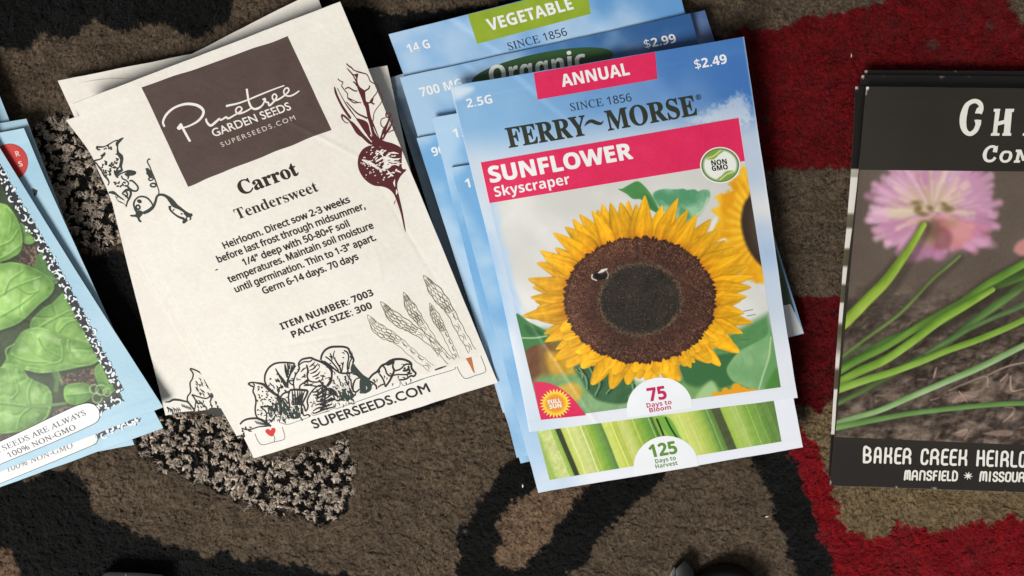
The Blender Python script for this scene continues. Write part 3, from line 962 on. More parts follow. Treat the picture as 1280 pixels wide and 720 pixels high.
def paint_sunphoto(cv):
    X, Y = cv.X, cv.Y
    n = fbm(X * .015, Y * .015, 2, 4)
    cv.C[:] = lerpc((206, 206, 200), (226, 226, 222), sst(.3, .7, n))
    cv.mix(np.exp(-(((X - 648) / 34) ** 2 + ((Y - 318) / 40) ** 2)) * .35, (178, 178, 170))
    # sky shows through the soft left margin
    d = X - (611 + (Y - 249) * .236)
    cv.mix(sst(14, 1, d + 5 * (vn(X * .1, Y * .1, 3) - .5)) * sst(430, 395, Y) * .9, (176, 204, 232))
    # ---- blurred garden along the bottom
    cv.poly([(650, 410), (700, 412), (740, 470), (800, 480), (860, 470), (905, 420), (960, 392), (985, 500), (676, 535)], (86, 138, 82), 6, 1, smooth=False)
    cv.poly([(652, 424), (700, 430), (704, 476), (664, 482)], (128, 92, 42), 7, .95)
    cv.poly([(655, 432), (672, 430), (674, 470), (664, 476)], (104, 62, 38), 5, .9)
    cv.poly([(684, 440), (716, 448), (732, 462), (700, 474), (688, 466)], (206, 160, 44), 5, .9)
    cv.poly([(668, 476), (700, 468), (730, 474), (740, 500), (700, 520), (676, 520)], (120, 162, 106), 6, .9)
    cv.poly([(695, 486), (716, 478), (728, 488), (722, 502), (705, 496)], (214, 168, 66), 4, .9)
    cv.poly([(726, 500), (760, 480), (800, 478), (790, 514), (740, 520)], (142, 176, 128), 6, .8)
    cv.poly([(718, 458), (744, 456), (790, 470), (786, 502), (752, 502), (736, 490), (726, 474)], (58, 98, 62), 2.5)
    for a, b in (((720, 462), (728, 472)), ((724, 460), (734, 486)), ((736, 458), (740, 480)), ((748, 470), (744, 494)), ((790, 480), (786, 496)), ((770, 470), (758, 492))):
        cv.stroke([a, ((a[0] + b[0]) / 2 + 3, (a[1] + b[1]) / 2), b], 1.1, (126, 164, 120), .8, .8)
        cv.stroke([(a[0] + 3, a[1] + 1), ((a[0] + b[0]) / 2 + 6, (a[1] + b[1]) / 2), (b[0] + 2, b[1])], 1.2, (30, 58, 36), .8, .8)
    # left leaf
    cv.C += (relief(X, Y, .06, 2, 4) * 60 * sst(395, 430, Y))[:, None]
    cv.poly(zs((12, 425), (60, 450), (130, 490), (122, 520), (75, 532), (30, 545)), (62, 120, 66), 1.4)
    cv.stroke(zs((30, 505), (80, 505), (120, 498)), .9, (160, 196, 150), .8)
    cv.poly(zs((45, 460), (110, 490), (60, 495)), (36, 84, 44), 2, .6)
    # dark leaves bottom right
    cv.poly(Z(780, 380, 4.8, (330, 370), (400, 330), (600, 300), (760, 292), (700, 330), (640, 360), (630, 420), (660, 470), (600, 500), (480, 510), (420, 560), (380, 500)), (56, 104, 60), 2)
    cv.poly(Z(780, 380, 4.8, (872, 146), (850, 196), (700, 280), (636, 350), (616, 400), (650, 460), (720, 492), (800, 520), (850, 505), (925, 385), (905, 270)), (128, 172, 120), 1.6,
            fn=lambda x, y, d: lerpc((98, 150, 92), (146, 186, 134), fbm(x * .05, y * .05, 5)))
    cv.poly(Z(780, 380, 4.8, (872, 150), (905, 270), (925, 385), (850, 505), (840, 430), (880, 300)), (96, 148, 88), 2.5, .8)
    cv.stroke(Z(780, 380, 4.8, (882, 200), (868, 320), (830, 440), (810, 510)), 1.0, (186, 210, 160), 1, .8)
    for a in ((700, 300, 690, 400), (760, 280, 770, 420), (660, 360, 740, 470)):
        cv.stroke(Z(780, 380, 4.8, a[:2], ((a[0] + a[2]) / 2 + 20, (a[1] + a[3]) / 2), a[2:]), .8, (112, 158, 108), 1.2, .6)
    cv.poly(Z(780, 380, 4.8, (900, 400), (940, 380), (945, 500), (850, 515)), (74, 128, 52), 3, .9)
    cv.poly(Z(780, 380, 4.8, (350, 480), (440, 500), (540, 470), (560, 560), (400, 590)), (128, 168, 100), 4, .8)
    cv.poly(Z(780, 380, 4.8, (520, 460), (560, 540), (470, 575), (430, 560)), (178, 206, 150), 3, .7)
    cv.poly(Z(780, 380, 4.8, (535, 560), (540, 530), (585, 530), (600, 500), (640, 510), (655, 480), (690, 478), (720, 500), (780, 510), (790, 530)), (226, 158, 28), 1.6, warp=1.2)
    # ---- upper leaves
    cv.poly(Z(760, 210, 4.8, (60, 126), (85, 124), (170, 80), (215, 105), (260, 160), (296, 225), (312, 275), (240, 240), (200, 190), (150, 185), (110, 155)), (78, 140, 76), 1.0,
            fn=lambda x, y, d: lerpc((58, 118, 66), (96, 158, 84), fbm(x * .07, y * .07, 3)))
    cv.poly(Z(760, 210, 4.8, (270, 155), (330, 126), (400, 128), (455, 124), (470, 132), (520, 128), (540, 140), (570, 130), (606, 134), (614, 170), (590, 220), (550, 285), (470, 330), (440, 340), (350, 270), (305, 232)), (112, 170, 130), 1.2,
            fn=lambda x, y, d: lerpc((82, 146, 104), (150, 194, 158), sst(.25, .75, fbm(x * .05, y * .05, 6))))
    cv.stroke(Z(760, 210, 4.8, (600, 180), (560, 260), (470, 320)), 1.1, (196, 218, 194), 1, .7)
    cv.poly(Z(760, 210, 4.8, (430, 240), (470, 250), (500, 300), (440, 330)), (74, 140, 92), 3, .8)
    cv.poly(Z(760, 210, 4.8, (215, 150), (260, 190), (310, 270), (250, 235)), (56, 118, 66), 1.6, .9)
    # ---- neighbouring flower at the right edge (out of focus)
    YF = lambda x, y, d: lerpc((226, 156, 18), (248, 194, 40), sst(.25, .75, fbm(x * .06, y * .035, 4)))
    cv.poly(Z(760, 210, 4.8, (905, 0), (800, 0), (790, 40), (725, 85), (745, 120), (720, 145), (650, 172), (665, 225), (625, 262), (668, 300), (630, 345), (600, 410), (640, 470), (700, 560), (800, 640), (900, 690), (960, 660), (990, 500), (960, 200)), 0, 3.0,
            fn=YF, warp=2.0)
    for k in range(26):
        a = 2.2 + k * .085; c0 = A((958, 285)); L0 = 44 + 12 * random.random()
        cv.stroke([c0 + 22 * A((math.cos(a), math.sin(a) * 1.6)), c0 + L0 * A((math.cos(a + .05), math.sin(a + .05) * 1.5))], 1.3, (216, 138, 14) if k % 2 else (252, 208, 72), 2, .45)
    cv.poly(Z(760, 210, 4.8, (850, 165), (815, 220), (798, 320), (815, 420), (855, 510), (925, 590), (1000, 600), (990, 100), (870, 120)), 0, 3.0,
            fn=lambda x, y, d: lerpc((48, 34, 26), (92, 76, 60), sst(0, 26, d) * .7 + .3 * fbm(x * .08, y * .08, 2)))
    cv.poly(Z(760, 210, 4.8, (640, 470), (655, 440), (700, 420), (712, 440)), (226, 226, 222), 1.5, .9)
    cv.poly(Z(760, 210, 4.8, (690, 540), (705, 515), (730, 505), (715, 525)), (226, 226, 222), 1.5, .8)
    cv.poly(Z(760, 210, 4.8, (600, 405), (625, 320), (655, 290), (650, 330), (630, 375)), (228, 228, 224), 1.5, .9)

    # ---- the big sunflower: petals
    R = random.Random(4)

    def petal(tip, wid, inner=.86, dull=1.0, round_=.72):
        tip = A(tip, float); d = tip - SUNC; ang = math.atan2(d[1] / 79., d[0] / 95.)
        ang += R.uniform(-.03, .03)
        base = SUNC + inner * A((95 * math.cos(ang), 79 * math.sin(ang)))
        ax = tip - base; L = np.hypot(*ax); ax /= L; nx = A((-ax[1], ax[0]))
        i = cv.box([base + nx * wid, base - nx * wid, tip + nx * wid, tip - nx * wid], 3)
        if not len(i): return
        x = X[i] - base[0]; y = Y[i] - base[1]
        u = (x * ax[0] + y * ax[1]) / L
        v = x * nx[0] + y * nx[1] + R.uniform(-2, 2) * np.sin(np.clip(u, 0, 1) * 3.1)
        uu = np.clip(u, 0, 1)
        hw = wid * np.clip((1 - uu) / .62, 0, 1) ** round_ * (.82 + .18 * sst(0, .3, uu))
        hw = np.minimum(hw, wid * 1.0) + .02
        w = v / hw
        dd = (np.abs(w) - 1) * hw
        a = sst(.7, -.7, dd) * (u > -.02) * sst(1.01, .98, u)
        sh = R.uniform(.90, 1.04) * dull
        st = vn(w * 3.2 + R.random() * 50, uu * 1.6, 3)
        c = lerpc((216, 130, 8), (242, 174, 18), sst(0, .45, uu)) * sh
        c = c + (relief(X[i] + w * 4, Y[i], .10, 4, 3) * 70)[:, None] * A((1, .8, .3)) + ((vn(w * 7 + R.random() * 9, uu * 2.2, 5) - .5) * 20)[:, None] * A((1, .85, .3))
        c = c + ((sst(.45, 1, uu)) * 1.0)[:, None] * A((6, 14, 14))
        c = c * (1 - .09 * sst(.6, 1, np.abs(w)) - .10 * sst(.45, .25, st) * (1 - .6 * uu) + .05 * sst(.6, .8, st))[:, None]
        c = c * (1 - .16 * sst(.22, 0, uu))[:, None]
        c = c * (1 - .07 * sst(.0, .9, w * R.choice((-1, 1))))[:, None]
        # thin dark line where it overlaps its neighbour
        cv.blend(i, sst(1.3, -.2, dd) * .17 * (u > .02) * (u < .97), A((150, 84, 8)))
        cv.blend(i, a, c)

    tips = zs((402, 28), (460, 10), (430, 40), (520, 45), (575, 20), (610, 60), (640, 76), (690, 92), (742, 168), (715, 130), (772, 190), (800, 212), (820, 250), (838, 292), (830, 330),
              (815, 362), (795, 375), (836, 453), (800, 490), (806, 420), (788, 555), (765, 520), (722, 602), (690, 590), (582, 655), (555, 668), (500, 650), (470, 655), (400, 668), (440, 648), (343, 682), (275, 668), (300, 640), (240, 610), (188, 606), (146, 582), (112, 520),
              (150, 545), (33, 430), (62, 365), (85, 400), (54, 300), (70, 330), (84, 245), (96, 202), (110, 225), (140, 140), (182, 120), (165, 150), (210, 92), (232, 76), (250, 100), (276, 64), (312, 40), (340, 36), (375, 34), (295, 60))
    order = list(range(len(tips))); R.shuffle(order)
    for k in range(48):          # back layer closes the gaps
        a = k / 48 * 2 * math.pi + R.uniform(-.04, .04)
        rr = 1.34 + R.uniform(-.05, .06) - (.10 if math.sin(a) > .5 else 0)
        petal(SUNC + A((95 * rr * math.cos(a), 79 * rr * math.sin(a))), 10.0, .86, .94)
    for k in order:
        tx, ty = tips[k]
        low = ty > 440
        petal((tx, ty), R.uniform(9.5, 12.5) if not low else R.uniform(10, 12.5), .87, 1.0, .50 if low else .78)
    # short curled ray florets along the lower rim
    for k in range(20):
        a = math.radians(24 + k * 6.9) + R.uniform(-.03, .03); rr = 1.17 + R.uniform(-.05, .08)
        petal(SUNC + A((95 * rr * math.cos(a), 79 * rr * math.sin(a))), R.uniform(8.5, 10.5), .90, 1.03, .35)
    for p in (((930, 389), (941, 387)), ((925, 425), (937, 424)), ((934, 395), (944, 393))):
        cv.stroke(p, .5, (90, 100, 80), .6, .8)
    # thin shadows between the lower petals
    # ---- seed head
    i = cv.box([SUNC - 110, SUNC + 110], 0)
    x = X[i] - SUNC[0]; y = Y[i] - SUNC[1]
    th = np.arctan2(y / 79, x / 95); r = np.hypot(x / 95, y / 79)
    rim = 1.0 + .045 * (vn(th * 26 + 90, r * 1.5, 1) - .5) + .05 * (vn(th * 60 + 200, r * 3, 2) - .5)
    a = sst(.012, -.012, r - rim)
    sp = vn(X[i] * .95, Y[i] * .95, 1); sp2 = vn(X[i] * .55 + 9, Y[i] * .55, 5); low = fbm(X[i] * .05, Y[i] * .05, 3)
    c = lerpc((54, 33, 26), (82, 52, 40), low)
    hot = sst(.58, .9, sp) * sst(.5, .95, r) * .6
    c = c * (1 - hot[:, None]) + A((160, 112, 78)) * hot[:, None]
    stre = vn(th * 70 + 300, r * 7, 6); c = c * (1 + .34 * (stre - .5))[:, None]
    c = c + (sst(.62, .9, r) * sst(.1, -.7, np.cos(th - .4)) * 16)[:, None] * A((1, .6, .35))
    hot = sst(.60, .9, sp2) * .35
    c = c * (1 - hot[:, None]) + A((128, 78, 56)) * hot[:, None]
    drk = sst(.40, .12, sp) * .75
    c = c * (1 - drk[:, None]) + A((34, 16, 14)) * drk[:, None]
    edge = sst(.93, 1.0, r) * .5
    c = c * (1 - edge[:, None]) + A((40, 20, 16)) * edge[:, None]
    cv.blend(i, a, c)
    cx, cy = 800.5, 374.5
    th = np.arctan2((Y[i] - cy) / 46.5, (X[i] - cx) / 53.5); r = np.hypot((X[i] - cx) / 53.5, (Y[i] - cy) / 46.5)
    r = r + .05 * (vn(th * 3 + 40, th * 0, 2) - .5) + .06 * (vn(X[i] * .5, Y[i] * .5, 3) - .5)
    ring = np.exp(-((r - .96) / .06) ** 2) * sst(.25, .6, sp) * .75
    c = lerpc((28, 24, 19), (50, 45, 36), low)
    f = sst(.62, .92, sp) * .5
    c = c * (1 - f[:, None]) + A((112, 100, 82)) * f[:, None]
    f = sst(.35, .1, sp2) * .6
    c = c * (1 - f[:, None]) + A((18, 16, 12)) * f[:, None]
    cv.blend(i, sst(1.04, .90, r) * .93, c)
    cv.blend(i, ring, A((112, 94, 72)))
    # bee
    cv.ell(747.5, 345.5, 6, 3.8, .5, (12, 10, 9), .8); cv.ell(755, 345.5, 5, 3.4, -.5, (22, 17, 14), .8)
    cv.stroke(Z(640, 240, 5.14, (542, 568), (514, 554), (516, 530)), .8, (226, 221, 212), .6, .9)
    cv.stroke(Z(640, 240, 5.14, (556, 520), (585, 504), (612, 494)), [.6, 2.0, .7], (230, 226, 218), .6, .95)
    cv.stroke(Z(640, 240, 5.14, (606, 505), (619, 530), (611, 556)), .6, (206, 196, 176), .7, .8)


ph = pS.patch('photo_panel', PQ, paint_sunphoto, M_PHOTO, .03, .5)

bq = [(601, 203.2), (923.2, 147.4), (931.2, 201.2), (612, 253.9)]
fr = pS.patch('variety_banner_edge', frame_quad(bq, 1.0), lambda c: c.C.__setitem__(slice(None), (240, 206, 216)), M_PAPER, .06, 3)
vb = pS.patch('variety_banner', bq, paint_pink, M_PAPER, .09, 2)
pS.text('variety_lettering', 'SUNFLOWER', (613.6, 228.2), (791.4, 197.8), 19.6, I_WHITE, .12, 'bold', .016, vb)
pS.text('variety_lettering', 'Skyscraper', (619.3, 246.2), (713.2, 229.6), 12.6, I_WHITE, .12, 'bold', -.004, vb)

# badges
t60 = np.linspace(0, 2 * np.pi, 64, endpoint=False)


def paint_badge(cv):
    cx, cy = 900.3, 206.4
    r = np.hypot((cv.X - cx) / 25.2, (cv.Y - cy) / 22.6)
    cv.C[:] = (240, 240, 228)
    cv.mix(sst(.96, .93, r) * sst(.80, .84, r), (88, 124, 66)); cv.mix(sst(.86, .84, r) * sst(.76, .80, r), (176, 196, 160)); cv.mix(sst(.78, .74, r), (232, 234, 226))
    for sgn in (1, -1):
        P = Z(860, 170, 7.2, (158, 205), (180, 160), (230, 130), (290, 126), (318, 138), (280, 165), (240, 205), (200, 212))
        P = [(cx + sgn * (x - cx), cy + sgn * (y - cy)) for x, y in P]
        cv.poly(P, (128, 158, 66), .8)
        Q = Z(860, 170, 7.2, (170, 202), (230, 180), (290, 132)); Q = [(cx + sgn * (x - cx), cy + sgn * (y - cy)) for x, y in Q]
        cv.stroke(Q, .8, (214, 226, 150), .6)


bd = pS.blob('guarantee_badge', np.stack([900.3 + 25.2 * np.cos(t60), 206.4 + 22.6 * np.sin(t60)], 1), paint_badge, M_PAPER, .12, 26)
I_BLACK = mat_ink('black_ink', (24, 22, 22))
pS.text('badge_lettering', 'NON', (889.9, 207.0), (908.9, 204.6), 6.3, I_BLACK, .15, 'bold', .01, bd)
pS.text('badge_lettering', 'GMO', (890.6, 213.8), (910.2, 211.4), 6.3, I_BLACK, .15, 'bold', .01, bd)

arc = Z(650, 400, 5.54, (92, 430), (130, 428), (170, 432), (215, 442), (260, 462), (300, 486), (340, 520), (380, 560), (410, 596), (435, 630), (456, 660), (380, 668), (300, 676), (220, 684), (146, 692), (132, 640), (118, 570), (104, 500))
cn = pS.blob('sun_corner', arc, paint_pink, M_PAPER, .06, 8)
sx, sy = 694.2, 504.2
N = 26; P = []
for k in range(N * 2):
    a = k * math.pi / N; r = 19.8 if k % 2 == 0 else 14.6
    P.append((sx + r * math.cos(a), sy + .94 * r * math.sin(a)))


def paint_sunicon(cv):
    r = np.hypot(cv.X - sx, (cv.Y - sy) / .94)
    cv.C[:] = (246, 222, 66); cv.mix(sst(13.0, 12.2, r), (230, 146, 36))


si = pS.blob('sun_symbol', P, paint_sunicon, M_PAPER, .09, 14, cn)
pS.text('sun_lettering', 'FULL', (685.6, 505.2), (701.6, 502.8), 5.0, I_WHITE, .12, 'bold', .02, si)
pS.text('sun_lettering', 'SUN', (687.4, 511), (702.2, 508.8), 5.0, I_WHITE, .12, 'bold', .02, si)

hb = pS.blob('days_badge', half_disc(824.5, 509.5, 41, 37.5, -.155, 6), paint_badgewhite, M_PAPER, .06, 6)
pS.text('days_number', '75', (811.6, 501.6), (834, 498.2), 16.2, I_MAG, .09, 'bold', .012, hb)
pS.text('days_lettering', 'Days to', (808.8, 509.8), (839.8, 505), 5.6, I_MAG, .09, 'bold', -.002, hb)
pS.text('days_lettering', 'Bloom', (812.2, 515.8), (839, 511.4), 5.4, I_MAG, .09, 'bold', -.002, hb)
# ================================================================== cream paper packets (left-centre pile)
G_CR = 'cream paper seed packets in an untidy pile'
M_CREAM = mat_print('uncoated_cream_paper', rough=.62, spec=.22, bump=.22, scale=700)
I_BRN = mat_ink('brown_black_ink', (44, 32, 28), .6, .2)
I_BLK = mat_ink('soft_black_ink', (38, 38, 36), .6, .2)
I_GRY = mat_ink('charcoal_green_ink', (52, 56, 52), .6, .2)
I_BEET = mat_ink('beet_red_ink', (84, 32, 38), .6, .2)
I_CRM = mat_ink('cream_knockout', (232, 227, 218), .6, .2, .03)
I_OLV = mat_ink('olive_line_ink', (116, 110, 80), .6, .2)


def paint_cream(pk, tone=1.0):
    def f(cv):
        X, Y = cv.X, cv.Y
        n = fbm(X * .012, Y * .012, 2 + pk.seed, 4); m = fbm(X * .06, Y * .06, 5, 3); g = vn(X * .8, Y * .8, 1)
        c = lerpc((225, 220, 210), (230, 226, 217), sst(.25, .75, n * .6 + m * .4))
        c = c + ((g - .5) * 7)[:, None] + ((vn(X * .3, Y * .3, 6) - .5) * 5)[:, None]
        cv.C[:] = np.clip(c * tone, 0, 242)
    return f


def cream_packet(label, Lp, Rp, z, seed, bulge=.3, tone=1.0, crump=.2):
    pk = Packet('seed_packet', label, G_CR, Lp, Rp, z, seed=seed, thick=.4, bulge=bulge, crump=crump)
    pk.build_body(paint_cream(pk, tone), M_CREAM, step=1.8)
    return pk


q3 = cream_packet('cream seed packet with a square corner sticking out above the carrot packet', [(72.5, 101), (256, 505)], [(423, 31), (588, 432)], (1.5, 1.5, 1.2, 1.2), 1)
q4 = cream_packet('cream seed packet with a plain edge slanting out above the brown logo panel', [(120, 128), (330, 520)], [(394, -11), (560, 420)], (2.4, 2.6, 2.0, 2.0), 2)
q2 = cream_packet('cream seed packet with only a leaf drawing showing, left of the carrot packet', [(112, 140), (157, 320), (183, 422), (207, 519)], [(484, 82), (570, 470)], (3.4, 3.4, 2.6, 2.2), 3)
q5 = cream_packet('cream seed packet right beneath the carrot packet, a blank pointed corner out at its left', [(83, 150.5), (118, 200), (148, 271), (186, 350), (296, 545)], [(432, 30), (600, 455)], (5.0, 5.2, 4.6, 4.0), 4)
# shadow of the folded flap gap on the lowest one, drawn as a darker line
q3.art('flap_fold_shade', mat_ink('fold_shade_paper', (188, 182, 168), .7, .1), .03).stroke([(98, 103.5), (120, 100), (140, 98), (168, 98.5)], 1.0, .3).build()


def rosette(ar, R, cx, cy, rx, ry, n=6, w=1.0):
    for k in range(n):
        a = R.uniform(0, 6.3)
        ar.stroke([(cx + rx * math.cos(a), cy + ry * math.sin(a)), (cx + .5 * rx * math.cos(a + .6), cy + .5 * ry * math.sin(a + .6)), (cx + R.uniform(-1, 1), cy + R.uniform(-1, 1))], w, .4)


# leaf drawing on the second packet
def z7(*p): return Z(200, 450, 7.2, *p)


ar = q2.art('leaf_drawing', I_GRY, .03, wf=1.6)
ar.stroke(z7((46, 380), (85, 375), (120, 358), (170, 360), (215, 370), (245, 378), (270, 400), (300, 440), (315, 460)), [.8, 1.6, 1.8, 1.6, 1.2, 1.4, 1.4])
ar.stroke(z7((245, 375), (248, 330), (275, 285), (270, 210), (290, 170), (298, 125), (272, 80), (320, 92), (370, 120), (400, 150), (408, 120), (420, 82)), 1.2)
ar.stroke(z7((400, 150), (405, 185), (430, 230), (470, 280), (490, 290)), 1.4)
ar.stroke(z7((252, 372), (275, 410), (310, 440), (318, 400), (322, 370), (300, 330), (288, 312), (340, 330), (420, 345), (470, 300), (490, 285)), 1.1)
ar.stroke(z7((490, 285), (530, 310), (560, 350), (548, 390), (520, 360), (500, 300)), 1.0)
R = random.Random(3)
for k in range(26):
    x, y = R.uniform(420, 560), R.uniform(300, 480)
    if x < 380 + (y - 280) * .2: continue
    a = R.uniform(.6, 1.5)
    ar.stroke(z7((x, y), (x + 22 * math.cos(a), y + 20 * math.sin(a)), (x + 44 * math.cos(a + .4), y + 40 * math.sin(a + .4))), R.uniform(.8, 1.7), .3)
for k in range(22):
    x, y = R.uniform(310, 460), R.uniform(140, 320)
    if x > 340 + (y - 80) * .55 or x < 300: continue
    ar.stroke(z7((x, y), (x + R.uniform(10, 26), y + R.uniform(8, 24)), (x + R.uniform(14, 30), y + R.uniform(24, 40))), R.uniform(.6, 1.1), .4)
for k in range(15):
    x = R.uniform(330, 420); y = R.uniform(350, 460)
    ar.stroke(z7((x, y), (x + R.uniform(-8, 22), y + R.uniform(12, 30)), (x + R.uniform(0, 40), y + R.uniform(16, 40))), R.uniform(.7, 1.3), .35)
for k in range(9):
    ar.stroke(z7((190 + k * 10, 395 + k * 3), (205 + k * 10, 425 + k * 4)), .5, .3)
for k in range(7):
    ar.stroke(z7((60 + k * 17, 430 + R.uniform(-8, 8)), (78 + k * 17, 450), (70 + k * 18, 480)), R.uniform(.6, 1.2), .4)
ar.stroke(z7((60, 425), (100, 450), (120, 490)), 1); ar.stroke(z7((130, 480), (220, 470), (310, 462)), .6)
ar.fill(z7((440, 440), (480, 430), (560, 440), (600, 455), (612, 490), (500, 485), (450, 470)))
ar.fill(z7((545, 350), (560, 370), (600, 440), (580, 445), (550, 400)))
ar.build()

# ------------------------------------------------------------------ the carrot packet
pC1 = Packet('seed_packet', 'cream carrot seed packet with a dark brown logo panel, topmost of its pile', G_CR, [(92, 129.5), (167, 275), (240, 418), (318, 573)], [(425, 2), (490, 158), (556, 318), (622, 478)], (8.2, 8.4, 6.6, 6.0),
             seed=5, thick=.5, bulge=.42, crump=.30)


def paint_carrotface(cv):
    paint_cream(pC1)(cv)
    s, t = pC1.st(cv.X, cv.Y)
    # printed pale strip along the foot
    cv.mix(sst(.925, .93, t) * .35, (238, 237, 233))


pC1.build_body(paint_carrotface, M_CREAM, step=1.4)


def paint_logo(cv):
    n = fbm(cv.X * .05, cv.Y * .05, 4); cv.C[:] = lerpc((74, 59, 55), (86, 69, 64), n)
    cv.C += ((vn(cv.X * 1.1, cv.Y * 1.1, 2) - .5) * 7)[:, None]


lg = pC1.patch('logo_panel', [(177.3, 109.8), (359.6, 45.2), (413.8, 161.8), (234.6, 233)], paint_logo, M_CREAM, .03, 2, rough_edge=1.6)


def z8(*p): return Z(200, 90, 6.4, *p)


ar = pC1.art('script_logo', I_CRM, .06, lg)
ar.stroke(z8((36, 438), (24, 400), (48, 345), (100, 295), (165, 265), (230, 255), (300, 268), (345, 305), (340, 350), (300, 395), (240, 428), (190, 445), (160, 448)), [2.4, 3.0, 2.6, 3.2, 3.6, 3.0, 2.2, 1.8])
ar.fill(z8((135, 445), (150, 425), (165, 408), (180, 425), (178, 445), (160, 462), (142, 460)))
ar.stroke(z8((166, 415), (185, 455), (212, 505), (238, 552)), [2.8, 3.0, 3.0, 2.8]); ar.ell(*z8((238, 549))[0], 1.5, 1.5)
ar.stroke(z8((368, 372), (372, 395), (390, 420), (408, 428), (432, 412), (462, 385), (478, 372), (482, 385), (500, 378), (530, 360), (540, 372), (556, 368), (590, 348), (640, 318), (655, 295), (638, 278), (614, 288), (606, 312), (622, 332), (655, 328), (700, 308), (730, 288)),
          [2.2, 3.0, 3.0, 2.0, 2.4, 1.9, 2.2, 1.7, 2.2, 2.0, 1.6])
ar.stroke(z8((694, 134), (700, 180), (710, 235), (728, 278), (755, 296), (790, 288), (822, 262), (836, 228), (840, 212)), [2.6, 2.6, 2.4, 2.6, 2.8, 2.0, 1.6])
ar.stroke(z8((820, 222), (840, 212), (846, 240), (866, 244), (872, 268), (890, 258), (920, 225), (934, 195), (918, 176), (900, 190), (902, 215), (922, 228), (960, 212), (1005, 180), (1030, 150), (1022, 128), (1000, 134), (990, 160), (1004, 186), (1040, 192), (1080, 175), (1114, 150)),
          [1.8, 2.2, 2.2, 1.8, 2.2, 1.9, 2.0, 1.8, 2.0, 1.6])
ar.stroke(z8((528, 274), (556, 266), (620, 252), (700, 224), (800, 182), (900, 142), (994, 108)), [2.8, 2.2, 1.8, 2.0, 1.8, 1.6, 1.5])
ar.build()
pC1.text('logo_lettering', 'GARDEN SEEDS', (267.8, 171.2), (364.6, 136.6), 10.2, I_CRM, .06, 'gill', .012, lg)
pC1.text('logo_lettering', 'SUPERSEEDS.COM', (277.6, 183.8), (369.8, 149.2), 5.9, mat_ink('dim_cream_ink', (206, 196, 184), .6, .2), .06, 'gill', .004, lg, track=1.35)

pC1.text('variety_lettering', 'Carrot', (302, 244), (374, 218), 17.5, I_BRN, .03, 'serifbold', .012)
pC1.text('variety_lettering', 'Tendersweet', (297, 274.5), (399, 238.5), 13.6, I_BRN, .03, 'serifbold', 0)
sow = [('Heirloom. Direct sow 2-3 weeks', (281, 311), (438, 252.6)), ('before last frost through midsummer,', (273.6, 328.3), (457, 260.6)), ('1/4" deep with 50-80∘F soil', (305.5, 332), (437.4, 282.6)),
       ('temperatures. Maintain soil moisture', (287, 353.5), (467.4, 285)), ('until germination. Thin to 1-3" apart.', (295.4, 365.6), (470.4, 300)), ('Germ 6-14 days. 70 days', (330.2, 367.6), (448.6, 323.8))]
for b, p0, p1 in sow:
    pC1.text('sowing_lettering', b, p0, p1, 8.4, I_BRN, .03, 'sans', .026)
pC1.text('item_lettering', 'ITEM NUMBER: 7003', (352.6, 412.4), (467.6, 369), 8.6, I_BRN, .03, 'bold', .010)
pC1.text('item_lettering', 'PACKET SIZE: 300', (366.6, 422.4), (466, 385), 8.6, I_BRN, .03, 'bold', .010)
pC1.text('website_lettering', 'SUPERSEEDS.COM', (393, 536), (538, 489.4), 11.6, I_BLK, .03, 'gill', .024)
pC1.art('ink_speck', I_BLK, .03).stroke([(268.6, 338), (273, 336.4)], 1.6, .3).build()

# --- flower drawing
def z1(*p): return Z(110, 160, 5.536, *p)


ar = pC1.art('flower_drawing', I_GRY, .03, wf=1.4)
ar.fill(z1((190, 108), (200, 90), (222, 72), (248, 67), (235, 85), (212, 112), (205, 130), (195, 125)))
ar.stroke(z1((205, 84), (180, 92), (150, 110), (115, 128), (85, 132), (60, 132), (70, 150), (85, 150)), [1.2, 1.0, 1.3, 1.0, 1.6, 1.8, 1.2])
ar.stroke(z1((205, 120), (204, 150), (210, 175), (232, 195), (238, 225), (228, 262), (234, 288)), [1.2, 1.4, 2.6, 2.4, 1.4, 2.2, 1.6])
ar.stroke(z1((190, 180), (212, 185), (226, 215), (222, 250), (214, 275)), [1.0, 2.6, 1.2, 1.5, 1.0])
ar.stroke(z1((118, 170), (102, 190), (92, 212), (60, 222), (38, 230), (58, 245), (70, 262), (84, 280), (96, 300), (112, 328), (134, 352), (146, 378), (136, 398)), [1.4, 2.2, 1.2, 1.6, 1.8, 1.3, 1.8, 1.2, 1.8, 2.0, 1.4, 1.0])
R = random.Random(9)
cl = [(120, 145), (140, 130), (156, 142), (112, 185), (96, 190), (120, 230), (132, 250), (150, 265), (176, 262), (190, 240), (150, 290), (100, 262), (126, 300), (185, 300), (200, 215), (160, 320), (205, 290), (100, 290), (112, 310), (130, 335), (165, 250), (182, 280), (148, 300)]
for x, y in cl:
    for k in range(3):
        a = R.uniform(0, 6.28); L = R.uniform(8, 20)
        ar.stroke(z1((x, y), (x + L * .6 * math.cos(a), y + L * .6 * math.sin(a)), (x + L * math.cos(a + .8), y + L * math.sin(a + .8))), [.5, R.uniform(1.2, 2.6), .4])
ar.fill(z1((180, 300), (210, 292), (236, 286), (243, 294), (225, 310), (205, 330), (212, 345), (198, 345), (184, 325)))
ar.stroke(z1((205, 335), (225, 318), (256, 304), (290, 300), (325, 308), (310, 320), (285, 328), (275, 355)), [1.0, 1.2, 1.4, 2.6, 2.2, 2.6, 1.6, 1.2])
ar.fill(z1((250, 318), (280, 306), (318, 308), (290, 324), (276, 340), (262, 330)))
ar.stroke(z1((232, 330), (238, 350), (262, 362), (280, 382), (274, 402), (282, 410)), 1.2)
ar.stroke(z1((285, 365), (305, 366), (328, 385), (346, 412), (338, 434), (315, 436), (292, 424), (272, 404)), [1.4, 1.6, 1.4, 1.6, 1.6, 1.8, 1.6])
